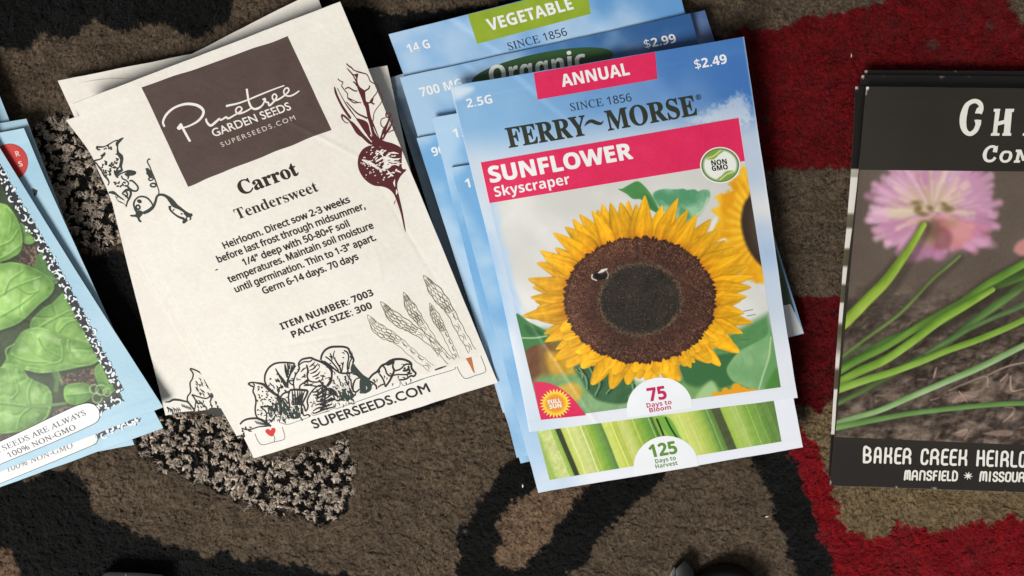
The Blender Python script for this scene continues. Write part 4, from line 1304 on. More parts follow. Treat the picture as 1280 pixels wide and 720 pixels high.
for x, y in [(190, 385), (212, 378), (226, 400), (185, 375), (206, 400), (240, 392), (262, 398), (252, 375)]:
    a = R.uniform(0, 6.28)
    ar.stroke(z1((x - 12 * math.cos(a), y - 12 * math.sin(a)), (x, y + 3), (x + 12 * math.cos(a + .7), y + 12 * math.sin(a + .7))), [.5, 2.0, .5])
ar.stroke(z1((142, 446), (165, 446), (185, 452), (206, 468), (232, 488), (250, 500)), [1.6, 3.2, 1.8, 1.4, .6])
ar.stroke(z1((234, 455), (262, 432), (288, 430), (296, 455), (284, 490), (272, 512), (264, 545)), [1.2, 2.4, 2.0, 2.0, 1.6, 1.0])
ar.stroke(z1((238, 458), (262, 470), (285, 500)), 1.2); ar.stroke(z1((262, 440), (272, 458), (268, 478), (256, 470)), 1.4)
for k in range(12):
    x, y = R.uniform(190, 275), R.uniform(462, 545)
    if y < 440 + (x - 180) * .55: continue
    ar.stroke(z1((x, y), (x + R.uniform(-8, 8), y + R.uniform(4, 14))), R.uniform(.6, 1.3), .3)
ar.stroke(z1((190, 470), (205, 500), (230, 515), (250, 525), (268, 545)), [1, .6, 1.2, .6, .6])
# stems on the right
ar.stroke(z1((430, 218), (418, 216), (410, 232), (418, 252), (430, 275), (442, 310), (462, 355), (478, 400), (490, 440), (486, 462)), [1.2, 1.0, .9, 1.1, 1.0, .9, .8, 1.0])
ar.fill(z1((396, 282), (412, 278), (428, 292), (448, 330), (440, 345), (422, 345), (412, 325), (402, 318), (404, 300)))
ar.stroke(z1((430, 344), (418, 352), (428, 364), (448, 358), (450, 346), (432, 344)), 1.2)
ar.stroke(z1((430, 392), (436, 404), (458, 408), (470, 400), (462, 386), (444, 384), (430, 392)), 1.4)
ar.stroke(z1((382, 590), (420, 572), (450, 545), (466, 510), (474, 480), (490, 464), (520, 464), (550, 480), (575, 505), (600, 535), (640, 560), (690, 595), (720, 602)), [2.6, 3.2, 3.0, 2.2, 2.0, 2.0, 2.4, 4.0, 4.8, 3.0, 2.2, 2.2, 2.2])
ar.stroke(z1((448, 545), (440, 520), (415, 490), (385, 476), (350, 478), (325, 500), (316, 530), (326, 565), (340, 585)), [1.0, 1.2, 1.4, 1.4, 1.4, 1.6, 1.4, 2.0])
ar.fill(z1((290, 602), (325, 600), (335, 575), (362, 572), (382, 588), (372, 605), (356, 628), (372, 650), (352, 648), (335, 618), (300, 614)))
ar.ell(*z1((355, 508))[0], 3.2, 2.2, .5); ar.stroke(z1((332, 540), (345, 534), (358, 548), (352, 562), (336, 560), (332, 540)), 1.6)
ar.stroke(z1((565, 540), (568, 565), (590, 590), (620, 612), (650, 625), (665, 628)), [2.6, 1.6, 1.3, 1.4, 1.8, 2.2])
ar.fill(z1((660, 590), (690, 592), (724, 604), (715, 615), (712, 636), (695, 640), (682, 650), (665, 662), (652, 655), (660, 632), (680, 620), (672, 605)))
for p in (((590, 540), (605, 535)), ((598, 560), (585, 575)), ((625, 545), (634, 556)), ((640, 590), (655, 600))):
    ar.stroke(z1(*p), 1.3, .3)
ar.build()
wa = pC1.art('drawing_highlight', I_CRM, .105)
wa.ell(*z1((695, 628))[0], 1.6, 2.0, .3); wa.ell(*z1((346, 548))[0], 1.2, 1.2)
wa.build()

# --- beet drawing
def z2(*p): return Z(410, 70, 6.545, *p)
def z3(*p): return Z(430, 170, 6, *p)


ar = pC1.art('beet_drawing', I_BEET, .03, wf=1.15)
ar.fill(z3((215, 68), (260, 50), (330, 48), (380, 62), (432, 95), (434, 150), (435, 240), (468, 252), (440, 285), (420, 310), (402, 350), (400, 390), (415, 460), (440, 570), (463, 712), (450, 690), (425, 580), (395, 490), (372, 435), (335, 398), (290, 380), (220, 370), (160, 330), (118, 270), (103, 210), (110, 150), (140, 100), (180, 76)), True)
ar.stroke(z3((385, 480), (376, 515)), 1.0, .3)
# stalks and leaves
ar.stroke(z2((150, 62), (170, 82), (195, 98), (205, 112), (240, 128), (285, 140), (315, 150), (332, 175), (345, 205), (375, 225), (405, 240), (412, 268), (395, 305), (372, 335)), [1.2, 1.6, 1.0, 1.6, 1.2, 1.0, 1.1, 1.0, 1.0, 1.1, 1.2])
ar.fill(z2((150, 95), (175, 115), (200, 142), (212, 150), (246, 145), (240, 190), (244, 222), (262, 255), (300, 285), (306, 330), (312, 370), (332, 395), (340, 440), (352, 500), (370, 545), (400, 620), (425, 690), (430, 720), (370, 720), (360, 640), (340, 560), (322, 500), (308, 430), (290, 390), (272, 340), (255, 300), (238, 255), (228, 215), (200, 160), (165, 118)), True)
ar.stroke(z2((205, 210), (222, 222), (236, 245)), 1.4); ar.stroke(z2((140, 270), (165, 258), (190, 270), (215, 285), (240, 286)), 1.4)
ar.stroke(z2((340, 242), (334, 265), (312, 280), (296, 292)), [1.4, 1.6, 1.8]); ar.stroke(z2((80, 186), (100, 205), (122, 215), (112, 245), (140, 285), (160, 310), (162, 340), (200, 360), (240, 378), (272, 384)), 1.0)
ar.stroke(z2((160, 345), (195, 372), (215, 384), (250, 380)), 1.2); ar.stroke(z2((380, 395), (360, 385), (352, 365), (372, 338)), 1.6); ar.stroke(z2((352, 380), (330, 384), (316, 380)), 1.6)
ar.fill(z2((346, 362), (372, 352), (365, 380), (380, 398), (356, 388), (340, 380)))
ar.stroke(z2((412, 268), (428, 295), (440, 320), (446, 355), (430, 390), (398, 430), (376, 470), (370, 515), (368, 535)), .9)
ar.stroke(z2((150, 375), (190, 420), (240, 470), (290, 495), (322, 510)), [1.0, 1.2, 1.6, 2.0])
ar.fill(z2((50, 250), (60, 262), (80, 320), (120, 400), (160, 460), (190, 505), (178, 515), (150, 480), (110, 420), (70, 340), (52, 290)))
ar.stroke(z2((76, 262), (110, 330), (150, 400), (190, 455), (235, 515)), [.6, .8, 1.4, .8])
ar.fill(z2((230, 512), (270, 518), (310, 535), (330, 560), (345, 620), (370, 690), (350, 690), (300, 620), (260, 560)))
ar.fill(z2((170, 530), (200, 540), (240, 580), (290, 640), (360, 715), (335, 720), (270, 660), (220, 610), (190, 565)))
ar.stroke(z2((110, 485), (120, 520), (145, 545), (168, 548)), [2.0, 1.0, .8]); ar.stroke(z2((108, 482), (130, 490), (160, 515), (185, 540)), [2.2, 2.0, 1.6])
ar.stroke(z2((205, 580), (230, 625), (265, 655), (290, 660)), 1.0)
ar.stroke(z2((500, 505), (495, 540), (482, 575), (462, 610), (445, 660), (420, 705)), [1.6, 3.2, 4.6, 4.4, 3.8, 3.0]); ar.stroke(z2((530, 520), (515, 565), (495, 605), (468, 640), (450, 680)), [1.0, 2.0, 2.4, 2.0])
ar.stroke(z2((470, 505), (440, 515), (430, 545), (440, 575), (462, 590)), 1.0); ar.stroke(z2((485, 455), (474, 480), (480, 500), (505, 500), (515, 482), (500, 462)), [2.0, 1.4, 1.6, 1.2])
ar.stroke(z2((545, 580), (535, 605), (515, 615), (495, 628)), [1.8, 1.2, .8])
ar.fill(z2((365, 690), (420, 682), (470, 700), (520, 715), (490, 735), (370, 735)))
ar.build()
wa = pC1.art('drawing_highlight', I_CRM, .105)
R = random.Random(12)
for k in range(240):
    x, y = R.uniform(112, 430), R.uniform(85, 340)
    dd = math.hypot((x - 270) / 160, (y - 205) / 145)
    if dd > .92: continue
    mid = math.exp(-(((x - 315 - (y - 190) * .30) / 62) ** 2) - ((y - 190) / 110) ** 2)
    if R.random() > .52 + .6 * mid or (y > 300 and x < 285): continue
    L = R.uniform(3.5, 8) + 15 * mid; wd = R.uniform(1.1, 1.7) + 1.5 * mid
    a = -.35 + R.uniform(-.5, .5) + (.3 if x > 350 else 0)
    wa.stroke(z3((x - L * math.cos(a), y - L * math.sin(a)), (x, y + R.uniform(-3, 3)), (x + L * math.cos(a), y + L * math.sin(a))), [.5, wd, .5])
for p in (((330, 128), (372, 126), (410, 132)), ((330, 160), (370, 175), (424, 168)), ((320, 185), (370, 195), (420, 196)), ((240, 105), (270, 120), (290, 150), (296, 180)), ((320, 250), (345, 280), (372, 300)), ((382, 325), (376, 350), (382, 380)), ((392, 400), (396, 420), (392, 440)), ((385, 265), (400, 262), (428, 274)), ((370, 215), (400, 212), (432, 205))):
    wa.stroke(z3(*p), [.5, R.uniform(1.6, 2.6), .6])
for p in (((265, 84), (280, 82)), ((165, 316), (158, 312)), ((300, 316), (292, 324)), ((248, 346), (262, 352))):
    wa.stroke(z3(*p), 1.5, .3)
for p in (((370, 580), (388, 625), (408, 660)), ((345, 640), (355, 660)), ((505, 530), (490, 580), (478, 610)), ((212, 158), (224, 175), (230, 190)), ((455, 640), (446, 668)), ((285, 395), (292, 410))):
    wa.stroke(z2(*p), [.4, 1.1, .3])
wa.build()

# --- lettuce row
def z4(*p): return Z(300, 420, 5.54, *p)
def z5(*p): return Z(400, 420, 6, *p)


ar = pC1.art('lettuce_drawing', I_BLK, .03, wf=1.55)
ar.stroke(z4((0, 612), (20, 590), (55, 575), (110, 570), (150, 580), (185, 600), (205, 618)), [1.4, 1.6, 1.7, 1.5, 1.6])
ar.stroke(z4((55, 330), (75, 345), (95, 355), (90, 385), (105, 420), (110, 460), (105, 500), (108, 540), (125, 570), (165, 595), (178, 610)), 1.3)
ar.stroke(z4((55, 330), (80, 322), (120, 326), (160, 335), (190, 360), (225, 390), (260, 415), (275, 430)), [1.4, 1.2, 2.0, 2.6, 2.2, 1.8])
ar.stroke(z4((95, 355), (100, 340), (88, 330)), 1.0)
ar.stroke(z4((170, 310), (175, 265), (200, 220), (240, 192), (290, 184), (340, 186), (375, 194), (360, 230), (345, 270), (330, 310), (328, 350)), [1.4, 1.6, 1.6, 1.4, 1.5, 1.4, 1.6, 2.0])
ar.stroke(z4((170, 310), (185, 345), (215, 375), (245, 400), (270, 415)), 1.4)
ar.stroke(z4((245, 225), (270, 270), (298, 310), (322, 350)), [.8, 1.6, 2.6, 3.0]); ar.stroke(z4((310, 195), (318, 240), (328, 290)), [1.0, 2.4, 1.4]); ar.stroke(z4((330, 192), (334, 230), (332, 270)), 1.4)
ar.stroke(z4((345, 195), (342, 230)), 1); ar.stroke(z4((360, 200), (352, 235), (345, 250)), 1)
R = random.Random(21)
for k in range(20):
    x, y = R.uniform(240, 325), R.uniform(290, 400)
    a = R.uniform(-.3, 1.2)
    ar.stroke(z4((x, y), (x + 14 * math.cos(a), y + 14 * math.sin(a)), (x + 24 * math.cos(a + .4), y + 24 * math.sin(a + .4))), R.uniform(.9, 1.8), .35)
ar.ell(*z4((210, 298))[0], 1.3, 1.1); ar.ell(*z4((256, 266))[0], 1.0, .9); ar.stroke(z4((205, 325), (222, 345)), .8); ar.stroke(z4((225, 340), (240, 365)), .8)
# mottled dark leaf
for k in range(42):
    x, y = R.uniform(110, 260), R.uniform(345, 560)
    if x > 150 + (y - 330) * .75 + 40 or x < 112: continue
    a = R.uniform(0, 6.28); L = R.uniform(8, 20)
    ar.stroke(z4((x, y), (x + L * .6 * math.cos(a), y + L * .6 * math.sin(a)), (x + L * math.cos(a + 1), y + L * math.sin(a + 1))), R.uniform(.7, 1.6), .35)
ar.stroke(z4((140, 490), (180, 490), (240, 488)), 1.2); ar.stroke(z4((145, 495), (175, 520), (185, 550), (180, 580)), 1.1); ar.stroke(z4((180, 580), (190, 610), (215, 625)), 1.6)
g2 = pC1.art('leaf_shading', mat_ink('dark_green_grey_ink', (48, 60, 54), .6, .2), .03)
g2.fill(z4((262, 420), (285, 440), (300, 470), (330, 500), (360, 510), (395, 480), (410, 520), (420, 560), (380, 575), (330, 560), (300, 540), (270, 550), (250, 520), (240, 480)))
g2.fill(z4((190, 500), (230, 480), (250, 500), (240, 540), (215, 520)))
for k in range(60):
    x, y = R.uniform(190, 415), R.uniform(430, 590)
    if y < 640 - x * .75: continue
    a = R.uniform(.2, 1.9); L = R.uniform(14, 34)
    g2.stroke(z4((x, y), (x + L * .5 * math.cos(a), y + L * .5 * math.sin(a)), (x + L * math.cos(a + .3), y + L * math.sin(a + .3))), R.uniform(1.0, 2.4), .3)
g2.fill(z5((245, 205), (275, 240), (320, 290), (372, 330), (385, 400), (340, 432), (315, 425), (298, 400), (296, 345), (300, 315), (270, 285), (235, 270), (230, 240)))
g2.fill(z5((150, 420), (190, 395), (215, 420), (250, 460), (200, 485), (150, 480)))
for k in range(46):
    x, y = R.uniform(95, 250), R.uniform(295, 470)
    a = R.uniform(.5, 1.3); L = R.uniform(14, 40)
    g2.stroke(z5((x, y), (x + L * .5 * math.cos(a), y + L * .5 * math.sin(a)), (x + L * math.cos(a + .3), y + L * math.sin(a + .3))), R.uniform(.8, 1.9), .3)
g2.build()
wa = pC1.art('drawing_highlight', I_CRM, .108)
for k in range(46):
    x, y = R.uniform(215, 415), R.uniform(440, 575)
    a = R.uniform(.3, 1.6); L = R.uniform(8, 24)
    wa.stroke(z4((x, y), (x + L * .5 * math.cos(a), y + L * .5 * math.sin(a)), (x + L * math.cos(a + .3), y + L * math.sin(a + .3))), R.uniform(.5, 1.2), .3)
for k in range(22):
    x, y = R.uniform(110, 240), R.uniform(320, 470)
    a = R.uniform(.5, 1.4); L = R.uniform(10, 30)
    wa.stroke(z5((x, y), (x + L * .5 * math.cos(a), y + L * .5 * math.sin(a)), (x + L * math.cos(a + .3), y + L * math.sin(a + .3))), R.uniform(.6, 1.6), .3)
wa.stroke(z5((345, 378), (352, 390), (346, 400)), .8)
wa.build()
# head in the middle
ar.stroke(z4((375, 365), (370, 320), (385, 270), (410, 230), (405, 195), (425, 165), (460, 155), (490, 152), (520, 165), (560, 180), (600, 205), (630, 240), (635, 280), (628, 320), (605, 350)), [1.1, 1.2, 1.2, 1.3, 1.5, 1.6, 1.6, 1.6, 1.6, 1.5, 1.4])
ar.stroke(z4((410, 200), (440, 180), (480, 178), (500, 165)), 1.1); ar.stroke(z4((375, 300), (360, 310), (335, 305), (345, 270), (365, 240), (385, 205)), 1.1); ar.stroke(z4((335, 310), (350, 330), (375, 345)), 1.0)
ar.stroke(z4((460, 200), (470, 240), (465, 280), (480, 310), (520, 320), (560, 310), (580, 270)), [1.2, 1.6, 1.2, 1.2, 1.0, .8]); ar.stroke(z4((412, 368), (415, 345), (440, 325), (480, 310)), 1.2); ar.stroke(z4((440, 330), (500, 345), (560, 350)), 1.0)
for p in (((420, 250), (445, 225), (460, 222)), ((425, 290), (455, 270)), ((480, 240), (510, 225), (540, 190)), ((485, 262), (520, 248), (548, 220)), ((500, 285), (535, 270), (555, 245)), ((520, 300), (550, 285)), ((480, 215), (500, 200), (518, 180)), ((555, 275), (590, 282)), ((470, 300), (450, 318)), ((440, 345), (480, 340), (510, 330))):
    ar.stroke(z4(*p), [.6, 1.4, .5])
# fan in front
ar.stroke(z4((345, 375), (380, 372), (420, 374), (465, 380), (460, 410), (440, 450), (425, 490), (425, 540)), [1.6, 1.8, 1.6, 1.4, 1.2]); ar.stroke(z4((345, 375), (335, 420), (340, 470), (345, 500)), 1.2); ar.stroke(z4((275, 430), (300, 400), (340, 385)), 1.4)
for x0, x1 in ((360, 370), (378, 385), (398, 400), (415, 408), (430, 412), (448, 418)):
    ar.stroke(z4((x0, 378), ((x0 + x1) / 2, 420), (x1, 480)), [.7, 1.4, 1.6])
ar.stroke(z4((290, 440), (320, 480), (350, 520)), 1.4); ar.stroke(z4((275, 430), (310, 440), (330, 470)), 1)
# cut head, right
ar.stroke(z4((425, 470), (440, 480), (455, 520), (470, 490), (465, 450), (480, 410), (510, 370), (545, 345), (580, 345), (600, 355)), 1.2); ar.stroke(z4((430, 500), (440, 550), (470, 545), (485, 560)), 1.0)
for p in (((500, 390), (530, 385), (560, 360)), ((505, 410), (545, 405), (590, 375)), ((520, 430), (550, 425), (590, 400)), ((530, 455), (560, 450), (620, 420)), ((505, 520), (540, 500), (590, 490), (640, 470)), ((500, 530), (520, 535), (580, 510), (660, 490)), ((560, 355), (575, 400), (560, 460)), ((600, 355), (590, 410), (580, 470)), ((530, 370), (540, 400), (530, 450)), ((600, 430), (640, 400), (665, 395)), ((585, 475), (620, 450), (665, 440)), ((610, 360), (640, 385), (665, 385)), ((520, 480), (560, 470), (600, 480))):
    ar.stroke(z4(*p), [.8, 1.5, .8])
# tall head right of middle
ar.stroke(z5((5, 180), (15, 140), (40, 105), (80, 84), (130, 80), (180, 82), (212, 95), (225, 125), (240, 150), (252, 180), (245, 205)), [1.5, 1.7, 1.8, 1.7, 1.6, 1.7, 1.5])
ar.stroke(z5((180, 108), (205, 125), (215, 160), (208, 200), (205, 240), (212, 270)), 1.2); ar.stroke(z5((225, 150), (235, 170), (222, 200), (215, 250)), 1.1); ar.stroke(z5((110, 110), (100, 150), (120, 190), (150, 240), (160, 280)), [.7, 1.2, 1.4]); ar.stroke(z5((175, 195), (168, 240), (160, 275)), 1.0)
ar.stroke(z5((5, 185), (40, 200), (75, 225), (90, 265), (85, 310), (70, 345), (50, 375)), 1.4); ar.stroke(z5((30, 190), (80, 225), (130, 265), (170, 280), (250, 275)), 1.4); ar.stroke(z5((40, 155), (75, 180), (110, 220), (140, 260)), 1.1); ar.stroke(z5((75, 130), (95, 170)), .8)
ar.stroke(z5((70, 150), (85, 165), (90, 185)), .8)
ar.stroke(z5((200, 285), (215, 310), (232, 340), (235, 375), (250, 410)), 1.1); ar.stroke(z5((190, 300), (195, 340), (215, 380), (240, 430), (262, 450)), 1.2); ar.stroke(z5((245, 285), (270, 290), (300, 312)), 1.2); ar.stroke(z5((262, 330), (248, 370), (250, 410), (270, 420), (296, 400)), 1.3); ar.stroke(z5((270, 415), (262, 450)), 1.0); ar.stroke(z5((300, 315), (275, 320), (262, 335)), 1.0)
ar.stroke(z5((310, 400), (300, 425), (318, 428)), 1.0); ar.stroke(z5((20, 380), (50, 395), (90, 400), (130, 450), (160, 470)), 1.3); ar.stroke(z5((0, 420), (40, 400), (90, 430), (110, 470)), 1.1); ar.stroke(z5((0, 480), (50, 440), (110, 440), (150, 490)), 1.1); ar.stroke(z5((0, 520), (40, 490), (90, 470), (140, 490)), 1.2); ar.stroke(z5((0, 555), (25, 540), (45, 480)), 1.6)
ar.stroke(z5((-10, 330), (20, 370), (15, 420), (40, 460)), 1.3)
# small head at the right end
ar.stroke(z5((365, 325), (395, 290), (430, 265), (460, 225), (495, 208), (520, 190), (560, 176), (610, 174), (650, 184), (682, 205), (686, 240), (700, 262), (718, 280), (705, 302), (680, 300), (650, 320), (625, 328), (590, 330)), [1.6, 1.7, 1.8, 1.8, 2.0, 1.8, 1.7, 1.6, 1.5, 1.4, 1.2])
ar.fill(z5((495, 208), (525, 192), (552, 180), (560, 200), (535, 215), (505, 224)))
ar.fill(z5((430, 265), (445, 250), (452, 270), (440, 285)))
ar.stroke(z5((470, 222), (488, 245), (500, 280), (522, 300), (540, 295)), 1.2); ar.stroke(z5((552, 200), (545, 230), (555, 260), (540, 300), (520, 340), (490, 382)), [1.2, 1.6, 1.8, 1.6, 1.4]); ar.stroke(z5((555, 262), (600, 250), (640, 215), (680, 212)), 1.3); ar.stroke(z5((540, 298), (580, 290), (640, 290), (690, 280)), 1.1)
ar.stroke(z5((445, 285), (470, 320), (485, 360), (490, 382)), 1.2); ar.stroke(z5((375, 340), (400, 355), (420, 375), (425, 400)), 1.3); ar.stroke(z5((400, 325), (415, 350)), 1.1); ar.stroke(z5((435, 385), (455, 370), (478, 362)), 1.1); ar.stroke(z5((395, 360), (380, 380)), 1)
ar.stroke(z5((620, 262), (650, 258), (665, 240), (660, 225)), [1.2, 2.0, 1.4]); ar.stroke(z5((640, 238), (628, 250)), 1.6); ar.stroke(z5((655, 280), (672, 270), (668, 250)), 1.5)
ar.stroke(z4((10, 640), (60, 650), (130, 630), (190, 625)), .9)
for k in range(7):
    ar.stroke(z4((100 + k * 12, 585 + k * 3), (120 + k * 13, 612 + k * 3)), .6, .3)
for k in range(8):
    x, y = R.uniform(5, 70), R.uniform(620, 690)
    ar.stroke(z4((x, y), (x + R.uniform(-10, 16), y + R.uniform(8, 20)), (x + R.uniform(4, 28), y + R.uniform(4, 24))), R.uniform(.9, 1.6), .3)
ar.build()

# fine hatching through the leaves
ar = pC1.art('lettuce_drawing', I_BLK, .1, wf=1.0)
for zf_, xa, xb, ya, yb, lo_, cnt in ((z4, 100, 270, 360, 590, lambda x: 330 + (x - 55) * .35, 34), (z4, 250, 430, 390, 585, lambda x: 380, 40), (z4, 340, 620, 190, 340, lambda x: 200, 16), (z4, 470, 660, 370, 500, lambda x: 350, 26), (z5, 20, 240, 110, 300, lambda x: 120, 18), (z5, 5, 260, 300, 520, lambda x: 290, 48), (z5, 380, 700, 200, 370, lambda x: 330 - (x - 380) * .5, 22)):
    for k in range(cnt):
        x, y = R.uniform(xa, xb), R.uniform(ya, yb)
        if y < lo_(x): continue
        a = R.uniform(-.9, 1.4); L = R.uniform(10, 30)
        ar.stroke(zf_((x, y), (x + L * .5 * math.cos(a), y + L * .5 * math.sin(a)), (x + L * math.cos(a + .5), y + L * math.sin(a + .5))), [.4, R.uniform(.7, 1.4), .4])
ar.build()

# thin rules, little picture boxes
ar = pC1.art('border_rule', I_GRY, .03)
ar.stroke(z4((275, 600), (330, 612), (400, 590), (470, 565), (486, 552), (488, 545)), .55); ar.stroke(z4((495, 532), (505, 550), (560, 535), (665, 497)), .55)
ar.stroke(z5((0, 580), (70, 565)), .5); ar.stroke(z5((118, 548), (300, 485), (540, 400), (596, 378), (600, 340), (618, 365), (640, 370), (780, 320)), .6)
ar.stroke(Z(455, 340, 5.142, (285, 720), (400, 680), (575, 628), (585, 610)), .6); ar.stroke(Z(455, 340, 5.142, (455, 630), (530, 604)), [1.6, 2.2, 1.0])
for q in ([(318.5, 542), (325, 557.2), (357, 548.8), (352.8, 534)], [(571, 458), (579.5, 474.6), (608.4, 464.4), (601, 445)]):
    q = A(q); d1 = q[1] - q[0]; d2 = q[2] - q[3]
    ar.stroke([q[0], q[0] + d1 * .6, q[1] - d1 * .02 + (q[2] - q[1]) * .10, q[1] + (q[2] - q[1]) * .5, q[2] - (q[2] - q[1]) * .08, q[3] + d2 * .72, q[3] + d2 * .0], .65)
ar.stroke([(341, 543), (343.4, 547.5), (342.6, 552.5)], .7)
ar.build()
he = pC1.art('heart_symbol', mat_ink('heart_red_ink', (206, 54, 48), .6, .2), .03)
he.fill(Z(190, 330, 2.88, (408, 604), (410, 596), (420, 594), (427, 600), (430, 592), (440, 590), (445, 598), (442, 608), (436, 618), (430, 621), (418, 615)))
he.build()
ca_ = pC1.art('carrot_symbol', mat_ink('carrot_orange_ink', (188, 108, 62), .6, .2), .03)
ca_.fill(Z(455, 340, 5.142, (654, 556), (690, 546), (698, 580), (706, 620), (714, 655), (700, 640), (680, 600)), False); ca_.build()

# --- asparagus
def z6(*p): return Z(455, 340, 5.142, *p)


ar = pC1.art('asparagus_drawing', I_OLV, .03, wf=.92)
spears = [((20, 275), (95, 370), (215, 440), (330, 540), (440, 625), 40), ((105, 190), (190, 290), (300, 360), (430, 450), (560, 580), 40), ((252, 130), (300, 230), (370, 330), (450, 450), (500, 540), 36), ((420, 200), (455, 280), (500, 360), (560, 480), (600, 565), 30), ((380, 22), (460, 130), (545, 240), (620, 380), (700, 520), 42)]
R = random.Random(5)
for sp in spears:
    P = catmull(A(sp[:5]), 3); w = sp[5]; n = len(P)
    d = np.gradient(P, axis=0); d /= np.hypot(*d.T)[:, None]; Nn = np.stack([-d[:, 1], d[:, 0]], 1); t = np.linspace(0, 1, n)
    hw = w * np.where(t < .35, np.sin(np.pi * np.clip(t / .7, 0, 1)) ** .8, .62) * (1 - .12 * np.clip(t - .35, 0, 1)); hw = np.where((t > .25) & (t < .5), np.interp(t, [.25, .5], [w * .98, w * .60]), hw)
    for sgn in (1, -1):
        q = P + Nn * (sgn * hw * (1 + .10 * np.sin(t * 40 + sgn)))[:, None]
        ar.stroke(Z(455, 340, 5.142, *q[::6]), [.5, .9, .7, .6, .5], step=1.2)
    for row in range(7):
        tt_ = .05 + row * .06
        for k in (-1, 0, 1):
            i0 = int(tt_ * n); i1 = min(n - 1, int((tt_ + .10) * n))
            c0 = P[i0] + Nn[i0] * hw[i0] * (k * .55 + (row % 2) * .28 - .1); c1 = P[i1] + Nn[i1] * hw[i1] * (k * .5 + (row % 2) * .28 - .1)
            m1 = (c0 + c1) / 2 + Nn[i0] * hw[i0] * .34; m2 = (c0 + c1) / 2 - Nn[i0] * hw[i0] * .34
            ar.stroke(Z(455, 340, 5.142, c0, m1, c1), [.3, .75, .5], step=1.2)
            if R.random() < .7: ar.stroke(Z(455, 340, 5.142, c0, m2, c1), [.3, .7, .5], step=1.2)
    for row in range(4):
        i0 = int((.52 + row * .12) * n); i1 = min(n - 1, i0 + int(.09 * n)); sg = R.choice((-1, 1))
        ar.stroke(Z(455, 340, 5.142, P[i0] + Nn[i0] * hw[i0] * .8 * sg, (P[i0] + P[i1]) / 2 + Nn[i0] * hw[i0] * .1 * sg, P[i1] + Nn[i1] * hw[i1] * .7 * sg), [.4, .8, .4], step=1.2)
        ar.stroke(Z(455, 340, 5.142, P[i0] - Nn[i0] * hw[i0] * .2, P[(i0 + i1) // 2] - Nn[i0] * hw[i0] * .3, P[i1] - Nn[i1] * hw[i1] * .1), [.3, .6, .3], step=1.2)
ar.build()
# ================================================================== pale blue packets (left edge)
G_PB = 'pale blue seed packets piled at the left edge'
M_PALE = mat_print('matt_pale_blue_print', rough=.5, spec=.35, bump=.14)
I_SLATE = mat_ink('slate_ink', (70, 78, 104), .5, .3)
I_LINE = mat_ink('dark_line_ink', (34, 38, 42), .5, .3)


def paint_pale(pk, tone=1.0):
    def f(cv):
        n = fbm(cv.X * .02 + pk.seed * 5, cv.Y * .02, pk.seed, 4)
        c = lerpc((152, 190, 210), (174, 205, 221), n) + ((vn(cv.X * .7, cv.Y * .7, 2) - .5) * 6)[:, None]
        cv.C[:] = np.clip(c * tone, 0, 245)
    return f


def pale_packet(label, Lp, Rp, z, seed, tone=1.0, bulge=.3):
    pk = Packet('seed_packet', label, G_PB, Lp, Rp, z, seed=seed, thick=.55, bulge=bulge, crump=.16)
    pk.build_body(paint_pale(pk, tone), M_PALE, step=2.4)
    return pk


s3 = pale_packet('pale blue seed packet lowest in the left pile, only a plain bottom corner showing', [(-330, 240), (-150, 612)], [(14, 162), (168, 556)], (1.2, 1.2, 1.2, 1.2), 1)
sA = pale_packet('pale blue seed packet reaching highest up the left edge behind the red sticker packet', [(-390, 175), (-210, 620)], [(-22, 66), (150, 498)], (2.4, 2.4, 2.0, 2.0), 2, .92)
sB = pale_packet('pale blue seed packet showing as a thin rim around the red sticker packet', [(-310, 205), (-160, 636)], [(33, 148.5), (182, 542)], (3.4, 3.4, 2.6, 2.6), 3, .93)
s2 = pale_packet('pale blue seed packet with a round red sticker just under the spinach packet', [(-310, 222), (-165, 668)], [(30, 160.5), (62, 236), (110, 342), (158, 446), (204, 535)], (4.6, 4.6, 3.6, 3.6), 4)


def paint_red(cv):
    n = fbm(cv.X * .1, cv.Y * .1, 2); cv.C[:] = lerpc((182, 44, 40), (198, 56, 50), n)
    r = np.hypot(cv.X - 12, cv.Y - 203); cv.mix(sst(21.6, 22.4, r) * .6, (150, 36, 34))


t60b = np.linspace(0, 2 * np.pi, 56, endpoint=False)
stk = s2.blob('round_sticker', np.stack([12 + 23 * np.cos(t60b), 203 + 23.5 * np.sin(t60b)], 1), paint_red, M_PALE, .04, 10)
I_STK = mat_ink('sticker_ink', (224, 190, 176), .5, .3)
s2.text('sticker_lettering', 'R', (20.4, 195.6), (25.4, 194.6), 6.6, I_STK, .08, 'bold', .004, stk)
s2.text('sticker_lettering', 'S', (24.2, 208.4), (29, 207.2), 6.6, I_STK, .08, 'bold', .004, stk)
s2.art('corner_mark', I_LINE, .04).fill([(40, 235), (47, 238), (46, 243), (43, 246)], False).build()


def rounded_label(P, sag=0):
    return P


def z3b(*p): return Z(0, 380, 4, *p)


def paint_lbl(tone):
    def f(cv):
        n = fbm(cv.X * .05, cv.Y * .05, 3); cv.C[:] = lerpc((228, 226, 222), (240, 239, 236), n) * tone
    return f


